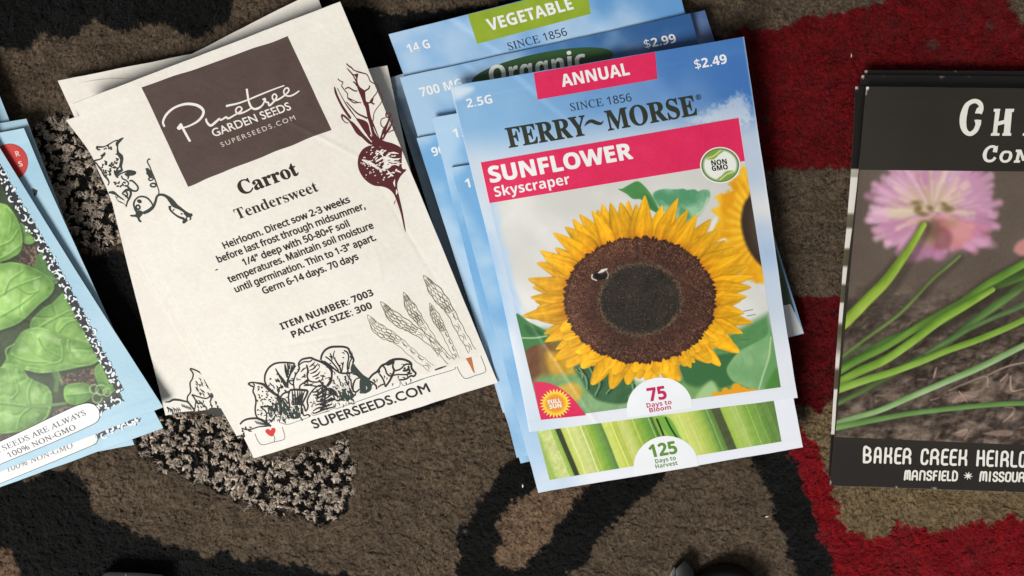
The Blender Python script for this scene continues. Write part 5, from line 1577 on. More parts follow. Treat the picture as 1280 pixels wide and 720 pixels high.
def ornament(pk, name, path, w, parent=None, seed=1, lay=.04):
    """black band of leafy scrolls knocked out in white"""
    R = random.Random(seed)
    P = catmull(path, 1.0); n = len(P)
    d = np.gradient(P, axis=0); d /= np.hypot(*d.T)[:, None]; Nn = np.stack([-d[:, 1], d[:, 0]], 1)
    k = pk.art(name, I_LINE, lay, parent)
    k.stroke(P[::3], [w * .78] * 4, jit=.5)
    q = 0
    while q < n:
        off = R.uniform(-.46, .46) * w
        c = P[q] + Nn[q] * off; a = R.uniform(0, 6.3); L = R.uniform(2.6, 4.6)
        k.stroke([c - L * A((math.cos(a), math.sin(a))), c + A((R.uniform(-1, 1), R.uniform(-1, 1))), c + L * A((math.cos(a + .9), math.sin(a + .9)))], [.6, R.uniform(1.6, 2.8), .6], step=.7)
        q += R.randint(3, 5)
    k.build()
    h = pk.art('ornament_highlight', mat_ink('ornament_white_ink', (226, 236, 242), .5, .3), lay + .075, parent)
    q = 0; side = 1
    while q < n - 1:
        kind = R.random(); side = -side
        c = P[q] + Nn[q] * side * R.uniform(.12, .42) * w
        a0 = R.uniform(0, 6.28)
        if kind < .34:                  # loose bloom of uneven petals
            rr = R.uniform(2.2, 3.0)
            for u in range(R.randint(3, 4)):
                au = a0 + u * 1.35 + R.uniform(-.3, .3)
                h.ell(c[0] + rr * math.cos(au), c[1] + rr * math.sin(au), R.uniform(1.5, 2.5), R.uniform(.9, 1.5), au + R.uniform(-.5, .5), 10)
        elif kind < .8:                 # curled leaf
            h.stroke([c + r_ * A((math.cos(a0 + u), math.sin(a0 + u))) for u, r_ in ((0, 5.4), (.8, 4.6), (1.8, 3.8), (2.9, 2.8), (4.0, 1.6))], [.8, 2.6, 2.0, .8], step=.7)
        else:
            h.ell(c[0], c[1], R.uniform(2.8, 3.8), R.uniform(1.6, 2.2), a0, 12)
        if R.random() < .5:
            c2 = P[q] - Nn[q] * side * R.uniform(.2, .5) * w
            h.ell(c2[0], c2[1], R.uniform(1.0, 1.8), R.uniform(.8, 1.2), a0, 10)
        q += R.randint(6, 8)
    h.build()


lb = s2.blob('slogan_label', [(-60, 616), (0, 589.8), (60, 563.6), (108, 542), (115, 540), (120, 543), (122, 548), (120, 553.5), (114, 557), (60, 579.5), (0, 604.3), (-60, 629)], paint_lbl(.97), M_PALE, .04, 6)
s2.art('label_rule', I_LINE, .05).stroke([(119, 541.5), (122.4, 548), (120, 554), (114, 557.4), (60, 580), (0, 604.6), (-60, 629.5)], .7).build()
s2.text('slogan_lettering', '100% NON-GMO', (9, 590.5), (91.5, 559.5), 6.8, mat_ink('shaded_slate_ink', (110, 114, 122), .5, .3), .08, 'serif', .004, lb)  # slate ink dulled in colour to imitate shade from the packet above
ornament(s2, 'border_ornament', [(122, 545), (140, 537), (158, 530), (174, 524)], 6, seed=5)

# ------------------------------------------------------------------ spinach packet
sS = Packet('seed_packet', 'pale blue spinach seed packet with big green leaves pictured on it', G_PB, [(-430, 235), (-170, 655)], [(-78, 60), (0, 185.5), (101, 348), (204, 509)], (6.4, 6.4, 5.2, 5.0), seed=6, thick=.6, bulge=1.0, crump=.25)
sS.build_body(paint_pale(sS), M_PALE, step=2.2)


def paint_spinach(cv):
    X, Y = cv.X, cv.Y
    n = fbm(X * .1, Y * .1, 2, 4)
    cv.C[:] = lerpc((40, 36, 26), (96, 88, 66), sst(.3, .8, n))
    gtex = fbm(X * .05, Y * .05, 3, 5)

    def soil(P):
        m = vn(X * .35, Y * .35, 1); m2 = vn(X * .8, Y * .8, 2)
        cc = lerpc((50, 36, 28), (126, 104, 82), sst(.35, .8, m * .6 + m2 * .4))
        cv.poly(P, 0, 1.5, fn=lambda x, y, d: lerpc((48, 34, 28), (132, 110, 90), sst(.35, .8, vn(x * .35, y * .35, 1) * .55 + vn(x * .9, y * .9, 2) * .45)))

    def leaf(P, dark, light, veins=(), seed=1, rim=True):
        P0 = catmull(P, 2.5, True); cen = P0.mean(0)
        # cast edge under the leaf
        cv.poly([(x + 1.8, y + 3.0) for x, y in P], (20, 38, 16), 3.2, .75)

        def f(x, y, d):
            p = fbm(x * .035 + seed, y * .035, seed, 4); q = np.abs(fbm(x * .07 + seed * 3, y * .07, seed + 1, 3) - .5) * 2
            k = np.clip(.12 + 1.3 * (p - .32) + .42 * sst(0, 16, d) - .14 * sst(.12, .0, q), 0, 1)
            q2 = lambda xx, yy: sst(.0, .26, np.abs(fbm(xx * .045 + seed * 3, yy * .05, seed + 1, 2) - .5) * 2) + .8 * fbm(xx * .12, yy * .12, seed, 3)
            em = q2(x + 1.2, y + 1.2) - q2(x - 1.2, y - 1.2)
            c = lerpc(A(dark) * .88, A(light) * 1.0, k) + (em * 20)[:, None] * A((.9, 1, .8))
            gl = sst(.58, .74, fbm(x * .06 + 3, y * .06, seed + 3, 3)) * sst(2, 9, d)
            c = c * (1 - .3 * gl[:, None]) + A((206, 222, 190)) * .3 * gl[:, None]
            c += (sst(.62, .75, p) * 12)[:, None]
            if rim: c = c + (np.exp(-((d - 1.2) / 1.0) ** 2) * 10)[:, None]
            return c
        cv.poly(P, 0, .9, fn=f)
        for v in veins:
            cv.stroke(v, [1.3, 1.0, .7], A(light) * 1.16, 1.0, .65)
            cv.stroke([(x + 1.1, y + 1.3) for x, y in v], [1.4, 1.1, .8], A(dark) * .82, 1.5, .55)

    # underlying foliage
    cv.poly([(-5, 250), (30, 255), (70, 330), (110, 400), (150, 500), (100, 560), (-20, 600)], (40, 66, 30), 5, .75)
    soil(Z(0, 240, 4.5, (100, 345), (108, 305), (160, 288), (222, 300), (228, 345), (185, 425), (110, 395)))
    soil(z3b((290, 370), (360, 345), (470, 320), (480, 380), (440, 420), (330, 400)))
    soil(z3b((240, 560), (300, 520), (400, 500), (330, 560), (250, 590)))
    soil(z3b((-60, 620), (40, 640), (80, 660), (0, 690), (-60, 720)))
    leaf(Z(0, 240, 4.5, (110, 175), (150, 200), (200, 250), (185, 290), (140, 290), (110, 250)), (80, 126, 54), (140, 182, 96), seed=7)
    leaf(Z(0, 240, 4.5, (195, 430), (225, 340), (260, 360), (300, 440), (330, 500), (280, 520)), (78, 124, 54), (132, 176, 92), seed=8)
    # big leaf upper left
    leaf(Z(0, 240, 4.5, (-130, 40), (0, 62), (40, 74), (80, 120), (115, 195), (127, 265), (115, 335), (70, 368), (20, 388), (-130, 420)), (88, 138, 54), (150, 194, 98),
         [Z(0, 240, 4.5, (0, 300), (60, 270), (100, 210)), Z(0, 240, 4.5, (-20, 380), (50, 345), (110, 300)), Z(0, 240, 4.5, (30, 90), (60, 150), (50, 230))], 2)
    leaf(z3b((150, 95), (210, 25), (260, -5), (330, -60), (390, 10), (430, 80), (490, 150), (505, 200), (512, 250), (470, 280), (300, 200), (180, 160)), (84, 130, 54), (140, 184, 96),
         [z3b((200, 110), (270, 70), (350, 30)), z3b((290, 140), (340, 90), (420, 80))], 4)
    leaf([(-40, 325), (0, 329), (14, 327.5), (33, 331), (53, 340), (64, 349), (68, 359), (62, 370), (50, 380), (25, 403), (0, 413), (-40, 425)], (92, 142, 58), (152, 196, 104),
         [[(-10, 375), (18, 358), (50, 346)], [(5, 366), (12, 350), (28, 338)], [(0, 395), (25, 380), (48, 362)], [(20, 357), (34, 366), (44, 364)]], 3)
    leaf(z3b((-80, 322), (0, 318), (40, 250), (80, 180), (120, 132), (200, 116), (300, 148), (345, 172), (420, 190), (490, 225), (512, 258), (470, 300), (400, 316), (300, 336), (200, 346), (130, 332), (60, 326)), (90, 138, 56), (148, 192, 104),
         [z3b((60, 250), (90, 270), (150, 285), (260, 290)), z3b((300, 180), (312, 230), (300, 285), (230, 300)), z3b((340, 180), (345, 230), (390, 280)), z3b((40, 280), (30, 230), (70, 200)), z3b((190, 170), (220, 220), (300, 260))], 5)
    leaf(z3b((-80, 330), (0, 322), (110, 326), (150, 370), (240, 415), (262, 480), (240, 560), (180, 612), (80, 642), (-80, 620)), (76, 122, 48), (138, 182, 98),
         [z3b((-40, 490), (60, 500), (160, 512), (250, 515)), z3b((150, 500), (140, 440), (160, 375)), z3b((150, 515), (100, 560), (85, 620)), z3b((250, 520), (235, 560), (205, 595)), z3b((60, 470), (90, 430), (75, 370))], 6)
    cv.stroke(z3b((140, 510), (250, 505), (330, 495), (420, 470)), [2.4, 2.0, 1.6, 1.2], (104, 142, 78), 1, .9)
    leaf(z3b((318, 440), (338, 402), (420, 393), (455, 420), (462, 450), (440, 482), (380, 506), (330, 488)), (72, 122, 46), (126, 176, 80), [z3b((330, 455), (390, 450), (450, 440))], 1)
    leaf(z3b((470, 330), (485, 305), (510, 298), (545, 350), (605, 378), (606, 410), (570, 440), (535, 452), (500, 420), (478, 370)), (76, 126, 54), (136, 182, 92), [z3b((505, 310), (530, 370), (560, 420))], 2)
    for c0, r in (((470, 425), 22), ((505, 430), 26), ((486, 470), 24), ((535, 440), 20)):
        cv.stroke(z3b(*[(c0[0] + r * math.cos(a), c0[1] + r * math.sin(a)) for a in np.linspace(0, 5.4, 12)]), .9, (170, 196, 136), .9, .7)
    cv.stroke(z3b((270, 340), (285, 380), (280, 430)), 3, (98, 136, 74), 2, .7); cv.stroke(z3b((290, 340), (310, 400)), 1.6, (120, 156, 90), 1.5, .7)


ph = sS.patch('photo_panel', [(-125, 165), (-18, 170), (153, 497), (-40, 580)], paint_spinach, M_PALE, .03, .8)
ornament(sS, 'border_ornament', [(-14, 190), (6, 226), (22, 256), (42, 288), (62, 324), (82, 360), (104, 402), (122, 438), (138, 466), (150, 490)], 12, None, 3, .06)
ornament(sS, 'border_ornament', [(116, 518), (128, 510), (142, 502), (152, 496)], 11, None, 8, .062)
lb = sS.blob('slogan_label', z3b((-180, 765), (-60, 712), (0, 688), (120, 632), (240, 574), (360, 518), (405, 502), (440, 496), (472, 504), (494, 530), (498, 560), (490, 582), (468, 600), (360, 650), (240, 702), (120, 752), (0, 802), (-120, 860), (-180, 886)), paint_lbl(1.0), M_PALE, .15, 8)
sS.art('label_rule', I_LINE, .16).stroke(z3b((-60, 712), (0, 688), (120, 632), (240, 574), (360, 518), (405, 502), (440, 496), (472, 504), (494, 530), (498, 560), (490, 582), (468, 600), (360, 650), (240, 702), (120, 752), (0, 802), (-60, 830)), .8).build()
sS.text('slogan_lettering', 'OUR SEEDS ARE ALWAYS', (-21, 574.8), (108, 518.3), 6.8, I_SLATE, .19, 'serif', .006, lb)
sS.text('slogan_lettering', '100% NON-GMO', (11.5, 572.4), (95.6, 536.4), 6.8, I_SLATE, .19, 'serif', .006, lb)
# ================================================================== black packets (right edge)
G_BK = 'glossy black seed packets squared up in a stack'
M_GLOSS = mat_print('glossy_dark_print', rough=.36, spec=.42, bump=.05)
I_WARM = mat_ink('warm_white_ink', (236, 232, 220), .4, .4)


def paint_black(pk, strip=None, tone=1.0):
    def f(cv):
        s, t = pk.st(cv.X, cv.Y)
        n = fbm(cv.X * .01, cv.Y * .01, 2, 3)
        cv.C[:] = lerpc((40, 36, 31), (52, 47, 41), n) * tone
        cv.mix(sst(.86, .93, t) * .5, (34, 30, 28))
        if strip:
            a, b = strip
            m = ((t > a) & (t < b)) * 1.0 * sst(.05, .045, s)
            cv.mix(m, (222, 218, 210))
            cv.mix(m * sst(.5, .6, vn(t * 22, t * 0, 3)) * sst(.1, .4, t), (84, 80, 60))
        cv.ell(pk.L[0][0] + 1.2, pk.L[0][1] + 1.6, 1.8, 2.4, .2, (214, 210, 204), .8, .9)
        # white flecks where the foil edge is worn
        e = sst(.006, .001, np.minimum(np.minimum(s, t), 1 - t))
        cv.mix(e * sst(.84, .90, vn(t * 60, s * 60, pk.seed)) * sst(.45, .6, vn(t * 7 + 3, s * 7, pk.seed + 1)) * .8, (226, 224, 218))
    return f


def dark_packet(label, Lp, Rp, z, seed, strip=None):
    pk = Packet('seed_packet', label, G_BK, Lp, Rp, z, seed=seed, thick=.8, bulge=.25, crump=.12)
    pk.build_body(paint_black(pk, strip, .5), M_GLOSS, step=2.0)
    return pk


k4 = dark_packet('glossy black seed packet lowest in the right stack, its top edge furthest up', [(1081, 88), (1052, 380), (1039, 598)], [(1384, 90), (1366, 604)], (1.2, 1.2, 1.2, 1.2), 1)
k3 = dark_packet('glossy black seed packet second from the bottom of the right stack', [(1077, 94), (1050, 380), (1040, 600)], [(1383, 97), (1364, 606)], (2.3, 2.3, 2.3, 2.3), 2)
k2 = dark_packet('glossy black seed packet right beneath the chives packet, a white strip along its side', [(1069, 108), (1064, 212), (1049, 390), (1039, 540), (1036, 596)], [(1378, 112), (1360, 606)], (3.4, 3.4, 3.4, 3.4), 3, (.21, .89))
pK = Packet('seed_packet', 'glossy black chives seed packet with a pink flower photo on it', G_BK, [(1083, 108.5), (1073.5, 212), (1055, 380), (1043, 545), (1037, 607)], [(1388, 112), (1364, 618)], (4.8, 4.8, 4.8, 4.8), seed=4, thick=.9, bulge=.9, crump=.2)
def worn(cv):
    paint_black(pK)(cv)
    cv.ell(1084, 109.5, 2.0, 2.6, .3, (226, 222, 214), .8); cv.ell(1082.4, 117, 1.0, 2.0, .2, (206, 202, 196), .7, .8); cv.ell(1037.6, 603, 1.6, 2.6, .1, (196, 190, 182), .8, .7)


pK.build_body(worn, M_GLOSS, step=1.2)


def zk(*p): return Z(1030, 330, 3.132, *p)
def zf(*p): return Z(1040, 205, 5.142, *p)


def paint_chives(cv):
    X, Y = cv.X, cv.Y
    R = random.Random(6)
    n = fbm(X * .012, Y * .012, 3, 3); g = vn(X * .5, Y * .5, 1)
    c = lerpc((84, 72, 64), (108, 96, 84), n); cv.C[:] = c + ((g - .5) * 6)[:, None]
    # ground: bark and straw mulch, sharper lower down
    dn = sst(330, 430, Y)
    m = fbm(X * .05 + Y * .03, Y * .11 - X * .02, 4, 5); m2 = vn(X * .22, Y * .35, 2)
    d = lerpc((52, 42, 36), (124, 106, 94), sst(.3, .72, m)); d += ((m2 - .5) * 26)[:, None]
    d += (relief(X, Y, .09, 5, 4, 1.2) * 130)[:, None]
    cv.mix(dn * .75, d)
    cv.mix(sst(455, 400, Y) * sst(380, 410, Y) * .35, (46, 38, 32))
    for k in range(150):
        x, y = R.uniform(1040, 1290), R.uniform(365, 552)
        a = R.uniform(-1.1, .6); L = R.uniform(4, 16); w = R.uniform(.5, 1.6)
        col = R.choice(((150, 128, 112), (128, 108, 94), (170, 142, 124), (60, 48, 42), (48, 38, 34)))
        cv.stroke([(x, y), (x + L * .5 * math.cos(a), y + L * .5 * math.sin(a) + R.uniform(-1.5, 1.5)), (x + L * math.cos(a), y + L * math.sin(a))], [w, w, .4], col, 1.2, R.uniform(.25, .7) * (0.4 + .6 * min(1, max(0, (y - 365) / 70))))
    for p in (((490, 495), (560, 465), (635, 440), (640, 480)), ((640, 435), (720, 400), (790, 385)), ((690, 460), (720, 430)), ((730, 440), (735, 495), (780, 490)), ((505, 540), (540, 515), (590, 520)), ((530, 500), (560, 540)), ((710, 560), (745, 565), (735, 590), (700, 620)), ((520, 660), (560, 650), (545, 670)), ((430, 445), (440, 405))):
        cv.stroke(zk(*p), [.9, 1.3, .5], (186, 160, 142), .9, .8)
    for p in (((500, 540), (540, 505), (600, 500), (580, 530)), ((690, 480), (718, 432), (722, 450), (700, 486)), ((500, 665), (560, 645), (545, 675)), ((620, 665), (690, 650), (740, 655), (720, 675))):
        cv.poly(zk(*p), (150, 128, 114), 1.5, .7)

    # ------ pink flower head
    FC = A(zf((650, 300))[0])
    cv.ell(FC[0], FC[1] - 6, 66, 58, 0, (186, 134, 164), 16, .9)
    for ring, cnt, r0, r1, wd in ((0, 52, .35, 1.06, 5.2), (1, 48, .28, .92, 4.6), (2, 40, .2, .70, 4.0)):
        for k in range(cnt):
            a = k / cnt * 2 * math.pi + R.uniform(-.08, .08)
            ex = math.cos(a); ey = math.sin(a)
            rx, ry = 78, 76 if ey < 0 else 58
            if 1.15 < a < 1.95 and ring == 0: ry *= .75
            L = R.uniform(.90, 1.04) * r1
            p0 = FC + A((rx * ex, ry * ey)) * r0; p1 = FC + A((rx * ex, ry * ey)) * L
            md = (p0 + p1) / 2 + A((-ey, ex)) * R.uniform(-4, 4)
            t0 = A(R.choice(((210, 160, 188), (198, 146, 176), (222, 184, 202), (188, 132, 164), (214, 170, 192)))) * R.uniform(.92, 1.05)
            if ring == 2: t0 = A(R.choice(((222, 190, 180), (206, 160, 180), (214, 200, 170), (190, 140, 160))))
            if ey > .35 and ex > -.2: t0 = t0 * A((.98, .82, .86))
            cv.stroke([p0, md, p1], [wd * .6, wd * 1.05, wd * .75], t0, 4.2, .85)
    for k in range(46):
        a = R.uniform(0, 6.28); r = R.uniform(.4, .95); ex, ey = math.cos(a), math.sin(a)
        p0 = FC + A((74 * ex, 66 * ey)) * r * .7; p1 = FC + A((74 * ex, 66 * ey)) * r
        cv.stroke([p0, p1], [1.4, .8], R.choice(((176, 104, 156), (238, 196, 222), (172, 104, 150), (240, 206, 226))), 3.0, .35)
    # pale inner stalks
    cv.ell(*zf((600, 270))[0], 38, 22, 0, (206, 176, 164), 12, .35)
    for k in range(15):
        a = math.radians(180 + k * 13); L = R.uniform(20, 38)
        p0 = A(zf((640 + 30 * math.cos(a), 300 + 8 * math.sin(a)))[0]); p1 = p0 + L * A((math.cos(a) * 1.1, math.sin(a)))
        cv.stroke([p0, (p0 + p1) / 2, p1], [1.3, 2.0, 1.6], R.choice(((214, 202, 150), (226, 206, 176), (198, 186, 122))), 2.4, .5)
    for x, y, rx, ry in ((540, 250, 6, 3), (575, 320, 7, 3), (632, 285, 4, 3), (745, 290, 7, 4), (720, 260, 4, 2.5), (555, 285, 5, 4)):
        cv.ell(*zf((x, y))[0], rx, ry, R.uniform(-.6, .6), (104, 88, 48), 3.4, .75)
    cv.stroke(zf((490, 375), (560, 368), (620, 350), (655, 322)), [2, 2.6, 2.2], (214, 170, 150), 2.2, .8)
    for x, y, rx, ry, c in ((705, 400, 9, 8, (186, 92, 104)), (800, 470, 17, 14, (206, 140, 136)), (840, 440, 12, 10, (214, 150, 150)), (700, 480, 14, 15, (136, 84, 90)), (650, 420, 10, 14, (126, 92, 80)), (760, 380, 10, 5, (174, 140, 110)), (600, 500, 12, 10, (160, 132, 112)), (620, 560, 14, 6, (176, 120, 156)), (540, 600, 14, 5, (190, 130, 168)), (690, 590, 8, 6, (196, 134, 176)), (930, 510, 16, 7, (214, 158, 190)), (985, 510, 11, 5, (220, 166, 196))):
        cv.ell(*zf((x, y))[0], rx, ry, R.uniform(-.3, .3), c, 4.5, .75)
    cv.poly(zf((560, 380), (640, 370), (680, 400), (640, 480), (560, 470)), (112, 92, 66), 6, .5)

    # ------ stems
    def stem(P, w, dark, light, soft=.9, alpha=1.0):
        n0 = A(dark, float) * .92; n1 = A(light, float) * .94

        def f(x, y, t, v):
            k = np.clip(.58 - .45 * v - .25 * v * v + .5 * (fbm(x * .05, y * .05, 2, 3) - .5) + .22 * (vn(v * 3 + t * 3, t * 14, 4) - .5), 0, 1)
            return n0 * (1 - k)[:, None] + n1 * k[:, None]
        cv.stroke([(x + 1, y + 3.2) for x, y in P], A(w) * 1.0, (40, 36, 26), 4.0, .38 * alpha)
        cv.stroke(P, A(w) * .42, 0, soft, alpha, fn=f)
    cv.stroke(zk((60, 380), (140, 330), (200, 318), (270, 290)), 3, (92, 128, 82), 3, .6)
    stem(zf((820, 590), (740, 660), (640, 745)) + zk((300, 190), (180, 280), (70, 360), (20, 395)), [4.6, 5.2, 5.4, 5.6, 5, 5], (78, 104, 46), (136, 160, 88), 1.6, .9)
    stem(zf((590, 390), (520, 510), (430, 640), (340, 760)) + zk((180, 130), (80, 230), (30, 262)), [8.5, 11, 13.5, 15.5, 16, 16.5, 17], (106, 142, 36), (178, 206, 82), 1.5)
    stem(zk((900, -60), (800, 60), (690, 150), (600, 215), (480, 310), (420, 345), (320, 400), (180, 480), (40, 550)), [16, 15, 13, 11, 10, 9, 9, 8, 8], (70, 104, 48), (120, 156, 82), 2.0)
    stem(zk((900, 90), (780, 160), (640, 220), (520, 280), (400, 350)), [8, 8, 7, 7, 6], (74, 108, 60), (118, 154, 90), 2.0, .85)
    stem(zk((860, 10), (740, 60), (620, 110), (480, 215), (380, 250), (250, 300), (150, 360), (30, 425)), [14, 13, 12, 11, 10, 10, 10, 10], (66, 108, 38), (112, 154, 66), 1.4)
    stem(zk((900, -75), (780, 0), (640, 80), (540, 150), (440, 205), (370, 245), (240, 325), (130, 380), (30, 440)), [13, 12, 11.5, 11, 11, 10.5, 10, 10, 10], (78, 122, 40), (132, 174, 72), 1.1)
    stem(zk((660, 100), (560, 160), (450, 225), (350, 300), (240, 375), (140, 420), (30, 478)), [8, 11, 12, 12, 12, 12.5, 12], (92, 138, 34), (164, 200, 84), 1.0)
    stem(zk((880, 160), (780, 220), (620, 290), (480, 340), (380, 382), (260, 425), (160, 455), (30, 500)), [8.5, 9, 9.5, 9.5, 9.5, 10, 11, 12], (104, 150, 42), (166, 200, 92), 1.0)
    stem(zk((900, 265), (780, 320), (620, 400), (480, 460), (340, 520), (220, 572), (110, 605), (20, 632)), [8.5, 9, 9.5, 9.5, 9, 8.5, 8.5, 8.5], (104, 150, 74), (186, 210, 164), 1.0)
    stem(zk((900, 545), (780, 545), (640, 552), (480, 568), (340, 585), (200, 610), (20, 645)), [7.5, 7.5, 7.5, 7.5, 7.5, 8.5, 10], (76, 122, 52), (130, 168, 100), 1.1)
    cv.poly(zf((1170, 560), (1180, 520), (1215, 490), (1270, 480), (1270, 570), (1220, 590)), (206, 140, 136), 3.5, .9)


ph = pK.patch('photo_panel', [(1074.5, 212.3), (1384, 215.5), (1367, 560), (1044, 546)], paint_chives, M_GLOSS, .03, .7)

# condensed slab capitals of the variety name
ar = pK.art('variety_lettering', I_WARM, .04)
def zc(*p): return Z(1080, 100, 6, *p)


ar.stroke(zc((868, 252), (880, 215), (872, 180), (845, 160), (810, 162), (772, 190), (750, 250), (742, 310), (750, 365), (775, 398), (805, 402), (838, 375), (856, 330), (860, 298)), [5.2, 5.6, 6.0, 5.4, 5.4, 7.0, 8.4, 8.6, 8.2, 6.8, 5.4, 5.8, 6.2, 5.8])
ar.fill(zc((832, 250), (845, 214), (892, 178), (880, 252)), False)
ar.fill(zc((828, 298), (880, 300), (876, 340), (840, 345)), False)


def slab(ar, pts): ar.fill(zc(*pts), False)


slab(ar, ((982, 216), (1022, 216), (1008, 312), (1050, 300), (1062, 216), (1128, 216), (1122, 240), (1110, 240), (1096, 398), (1106, 400), (1102, 418), (1036, 418), (1040, 398), (1048, 396), (1054, 328), (1004, 342), (998, 396), (1018, 400), (1014, 418), (950, 418), (954, 400), (966, 396), (984, 240), (972, 236), (974, 216)))
slab(ar, ((1190, 418), (1192, 400), (1208, 396), (1222, 240), (1208, 236), (1212, 216), (1290, 216), (1284, 238), (1270, 240), (1256, 396), (1268, 400), (1264, 418)))
slab(ar, ((1330, 216), (1392, 216), (1388, 236), (1380, 240), (1396, 350), (1440, 240), (1430, 236), (1434, 216), (1496, 216), (1490, 236), (1478, 240), (1410, 418), (1368, 418), (1346, 240), (1330, 236)))
slab(ar, ((1540, 216), (1660, 216), (1652, 270), (1630, 270), (1622, 244), (1582, 244), (1576, 300), (1620, 300), (1616, 328), (1572, 328), (1566, 390), (1616, 390), (1626, 360), (1648, 360), (1640, 418), (1524, 418), (1528, 398), (1540, 396), (1556, 240), (1538, 236)))
ar.stroke(zc((1790, 270), (1786, 236), (1750, 226), (1716, 250), (1726, 296), (1770, 326), (1778, 376), (1740, 402), (1700, 394), (1696, 356)), 5.6)
ar.build()
ar = pK.art('subtitle_lettering', I_WARM, .04)
ar.stroke(zc((984, 540), (992, 515), (975, 500), (945, 502), (918, 525), (905, 562), (912, 595), (935, 608), (965, 602), (985, 580)), [3.4, 3.8, 3.2, 3.2, 4.4, 5.0, 4.4, 3.2, 3.2, 3.4])
ar.fill(zc((965, 540), (972, 510), (1006, 492), (998, 544)), False)
ar.stroke(zc((1075, 538), (1046, 544), (1028, 575), (1034, 602), (1058, 612), (1086, 600), (1100, 570), (1096, 546), (1075, 538)), [3.0, 3.2, 4.2, 3.6, 3.0, 3.2, 4.2, 3.6, 3.0])
for dx in (0, 160):
    P = ((1140, 522), (1180, 522), (1200, 575), (1236, 522), (1276, 522), (1272, 540), (1262, 542), (1254, 600), (1264, 604), (1262, 620), (1216, 620), (1218, 604), (1228, 602), (1232, 560), (1200, 606), (1186, 606), (1170, 556), (1160, 602), (1172, 604), (1168, 620), (1122, 620), (1126, 604), (1136, 602), (1150, 542), (1138, 540))
    ar.fill(zc(*[(x + dx, y) for x, y in P]), False)
ar.stroke(zc((1505, 538), (1476, 544), (1458, 575), (1464, 602), (1488, 612), (1516, 600), (1530, 570), (1526, 546), (1505, 538)), 3.6)
ar.build()

# rounded deco capitals along the foot
DECO = {
    'B': [[(0, 0), (0, 2), (.55, 2), (.9, 1.75), (.9, 1.3), (.55, 1.02), (.1, 1.02)], [(.55, 1.02), (1, .75), (1, .25), (.6, 0), (0, 0)]],
    'A': [[(0, 0), (.08, 1.5), (.3, 1.95), (.75, 1.95), (.95, 1.5), (1, 0)], [(.04, .8), (.98, .8)]],
    'K': [[(0, 0), (.08, 2)], [(.95, 2), (.9, 1.2), (.6, .95), (.05, .95)], [(.6, .95), (.95, .7), (1, 0)]],
    'E': [[(.95, 2), (.35, 2), (.08, 1.7), (0, .3), (.3, 0), (.9, 0)], [(.05, 1.02), (.8, 1.02)]],
    'R': [[(0, 0), (.08, 1.6), (.3, 1.95), (.7, 1.95), (.95, 1.6), (.95, 1.2), (.6, .9), (.05, .9)], [(.6, .9), (.95, .65), (1, 0)]],
    'C': [[(.98, 1.5), (.85, 1.9), (.35, 1.95), (.08, 1.6), (0, .4), (.25, .02), (.75, .02), (.95, .4)]],
    'H': [[(0, 0), (.08, 2)], [(.92, 2), (1, 0)], [(.05, 1.0), (.95, 1.0)]],
    'I': [[(.45, 0), (.5, 2)]],
    'L': [[(.05, 2), (0, .3), (.3, 0), (.9, 0)]],
    'O': [[(.5, 2), (.1, 1.75), (.02, .3), (.4, 0), (.85, .2), (.98, 1.7), (.5, 2)]],
    'M': [[(0, 0), (.1, 1.8), (.3, 2), (.5, 1.7), (.5, .2)], [(.5, 1.7), (.7, 2), (.95, 1.8), (1, 0)]],
    'N': [[(0, 0), (.1, 1.8), (.4, 2), (.85, 1.85), (1, 1.5), (1, 0)]],
    'S': [[(.95, 1.6), (.8, 1.95), (.3, 1.95), (.05, 1.6), (.2, 1.15), (.8, .85), (.98, .4), (.7, .02), (.2, .02), (0, .4)]],
    'F': [[(.95, 2), (.35, 2), (.08, 1.7), (0, 0)], [(.05, 1.02), (.8, 1.02)]],
    'D': [[(.02, 0), (.08, 2), (.6, 1.95), (.95, 1.55), (.95, .4), (.6, 0), (.02, 0)]],
    'U': [[(.05, 2), (0, .4), (.3, 0), (.7, 0), (.98, .4), (1, 2)]],
}


def deco(name, items, ytop, ybase, slope, w):
    a = pK.art(name, I_WARM, .05)
    for ch, x0, x1 in items:
        yb = ybase + (x0 - 1079) * slope; hh = (ybase - ytop)
        for stx in DECO[ch]:
            P = [(x0 + u * (x1 - x0) + (v - 1) * .35, yb - v / 2 * hh) for u, v in stx]
            a.stroke(P, w, step=.6)
            for p in (P[0], P[-1]): a.ell(p[0], p[1], w * .5, w * .5, 0, 10)
    return a


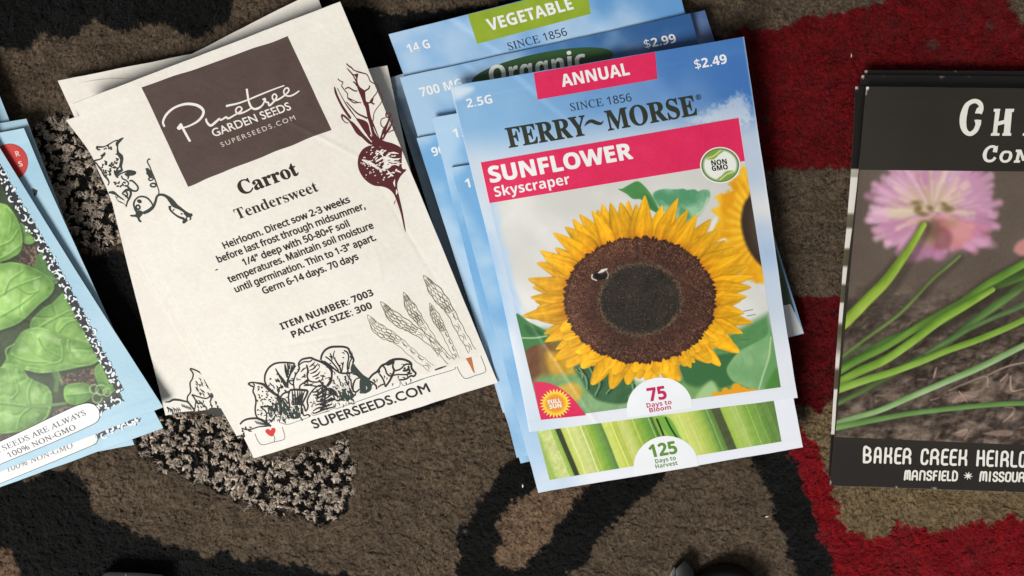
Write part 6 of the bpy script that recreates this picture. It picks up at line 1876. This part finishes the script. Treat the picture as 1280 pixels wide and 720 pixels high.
X_ = lambda *v: [(c, 1030 + a / 5.12, 1030 + b / 5.12) for c, a, b in v]
deco('maker_lettering', X_(('B', 258, 296), ('A', 326, 362), ('K', 392, 430), ('E', 458, 493), ('R', 510, 552), ('C', 626, 664), ('R', 686, 730), ('E', 757, 793), ('E', 812, 848), ('K', 868, 910), ('H', 983, 1024), ('E', 1048, 1084), ('I', 1096, 1114), ('R', 1136, 1176), ('L', 1201, 1236), ('O', 1254, 1290), ('O', 1306, 1342), ('M', 1360, 1410), ('S', 1480, 1520), ('E', 1540, 1576), ('E', 1594, 1630), ('D', 1650, 1690)),
     559.8, 577.6, .028, 3.0).build()
a = deco('maker_place_lettering', X_(('M', 518, 550), ('A', 566, 596), ('N', 614, 644), ('S', 660, 688), ('F', 702, 722), ('I', 733, 748), ('E', 757, 780), ('L', 792, 812), ('D', 824, 852), ('M', 1000, 1040), ('I', 1054, 1070), ('S', 1084, 1110), ('S', 1122, 1150), ('O', 1164, 1194), ('U', 1208, 1236), ('R', 1250, 1280), ('I', 1294, 1308)), 587.8, 598.6, .016, 2.35)
for k in range(8):
    an = k * math.pi / 4 + .2
    a.stroke([(1210.2, 594.8), (1210.2 + 5.6 * math.cos(an), 594.8 + 5.0 * math.sin(an))], [2.2, .5], step=.6)
a.build()
# ================================================================== light and camera
w = bpy.data.worlds.new('World'); SC.world = w; w.use_nodes = True
bg = w.node_tree.nodes['Background']; bg.inputs[0].default_value = (.92, .95, 1.0, 1); bg.inputs[1].default_value = .20


def area(name, loc, target, size, energy, col):
    L = bpy.data.lights.new(name, 'AREA'); L.shape = 'DISK'; L.size = size; L.energy = energy; L.color = col
    o = bpy.data.objects.new(name, L); COL.objects.link(o); o.location = loc
    o.rotation_euler = (Vector(target) - Vector(loc)).to_track_quat('-Z', 'Y').to_euler()
    return o


area('room_lamp', (-.66, -.70, 1.02), (0, 0, 0), .65, 25.5, (1.0, .97, .925))

cam = bpy.data.cameras.new('Camera'); co = bpy.data.objects.new('Camera', cam); COL.objects.link(co)
cam.sensor_fit = 'HORIZONTAL'; cam.sensor_width = 36; cam.lens = 36 * FOC / 1280
cam.clip_start = .005; cam.clip_end = 20
co.location = (0, YC, HC); co.rotation_euler = (-TILT, 0, 0)
SC.camera = co
SC.view_settings.view_transform = 'Standard'; SC.view_settings.look = 'None'; SC.view_settings.exposure = 0; SC.view_settings.gamma = 1
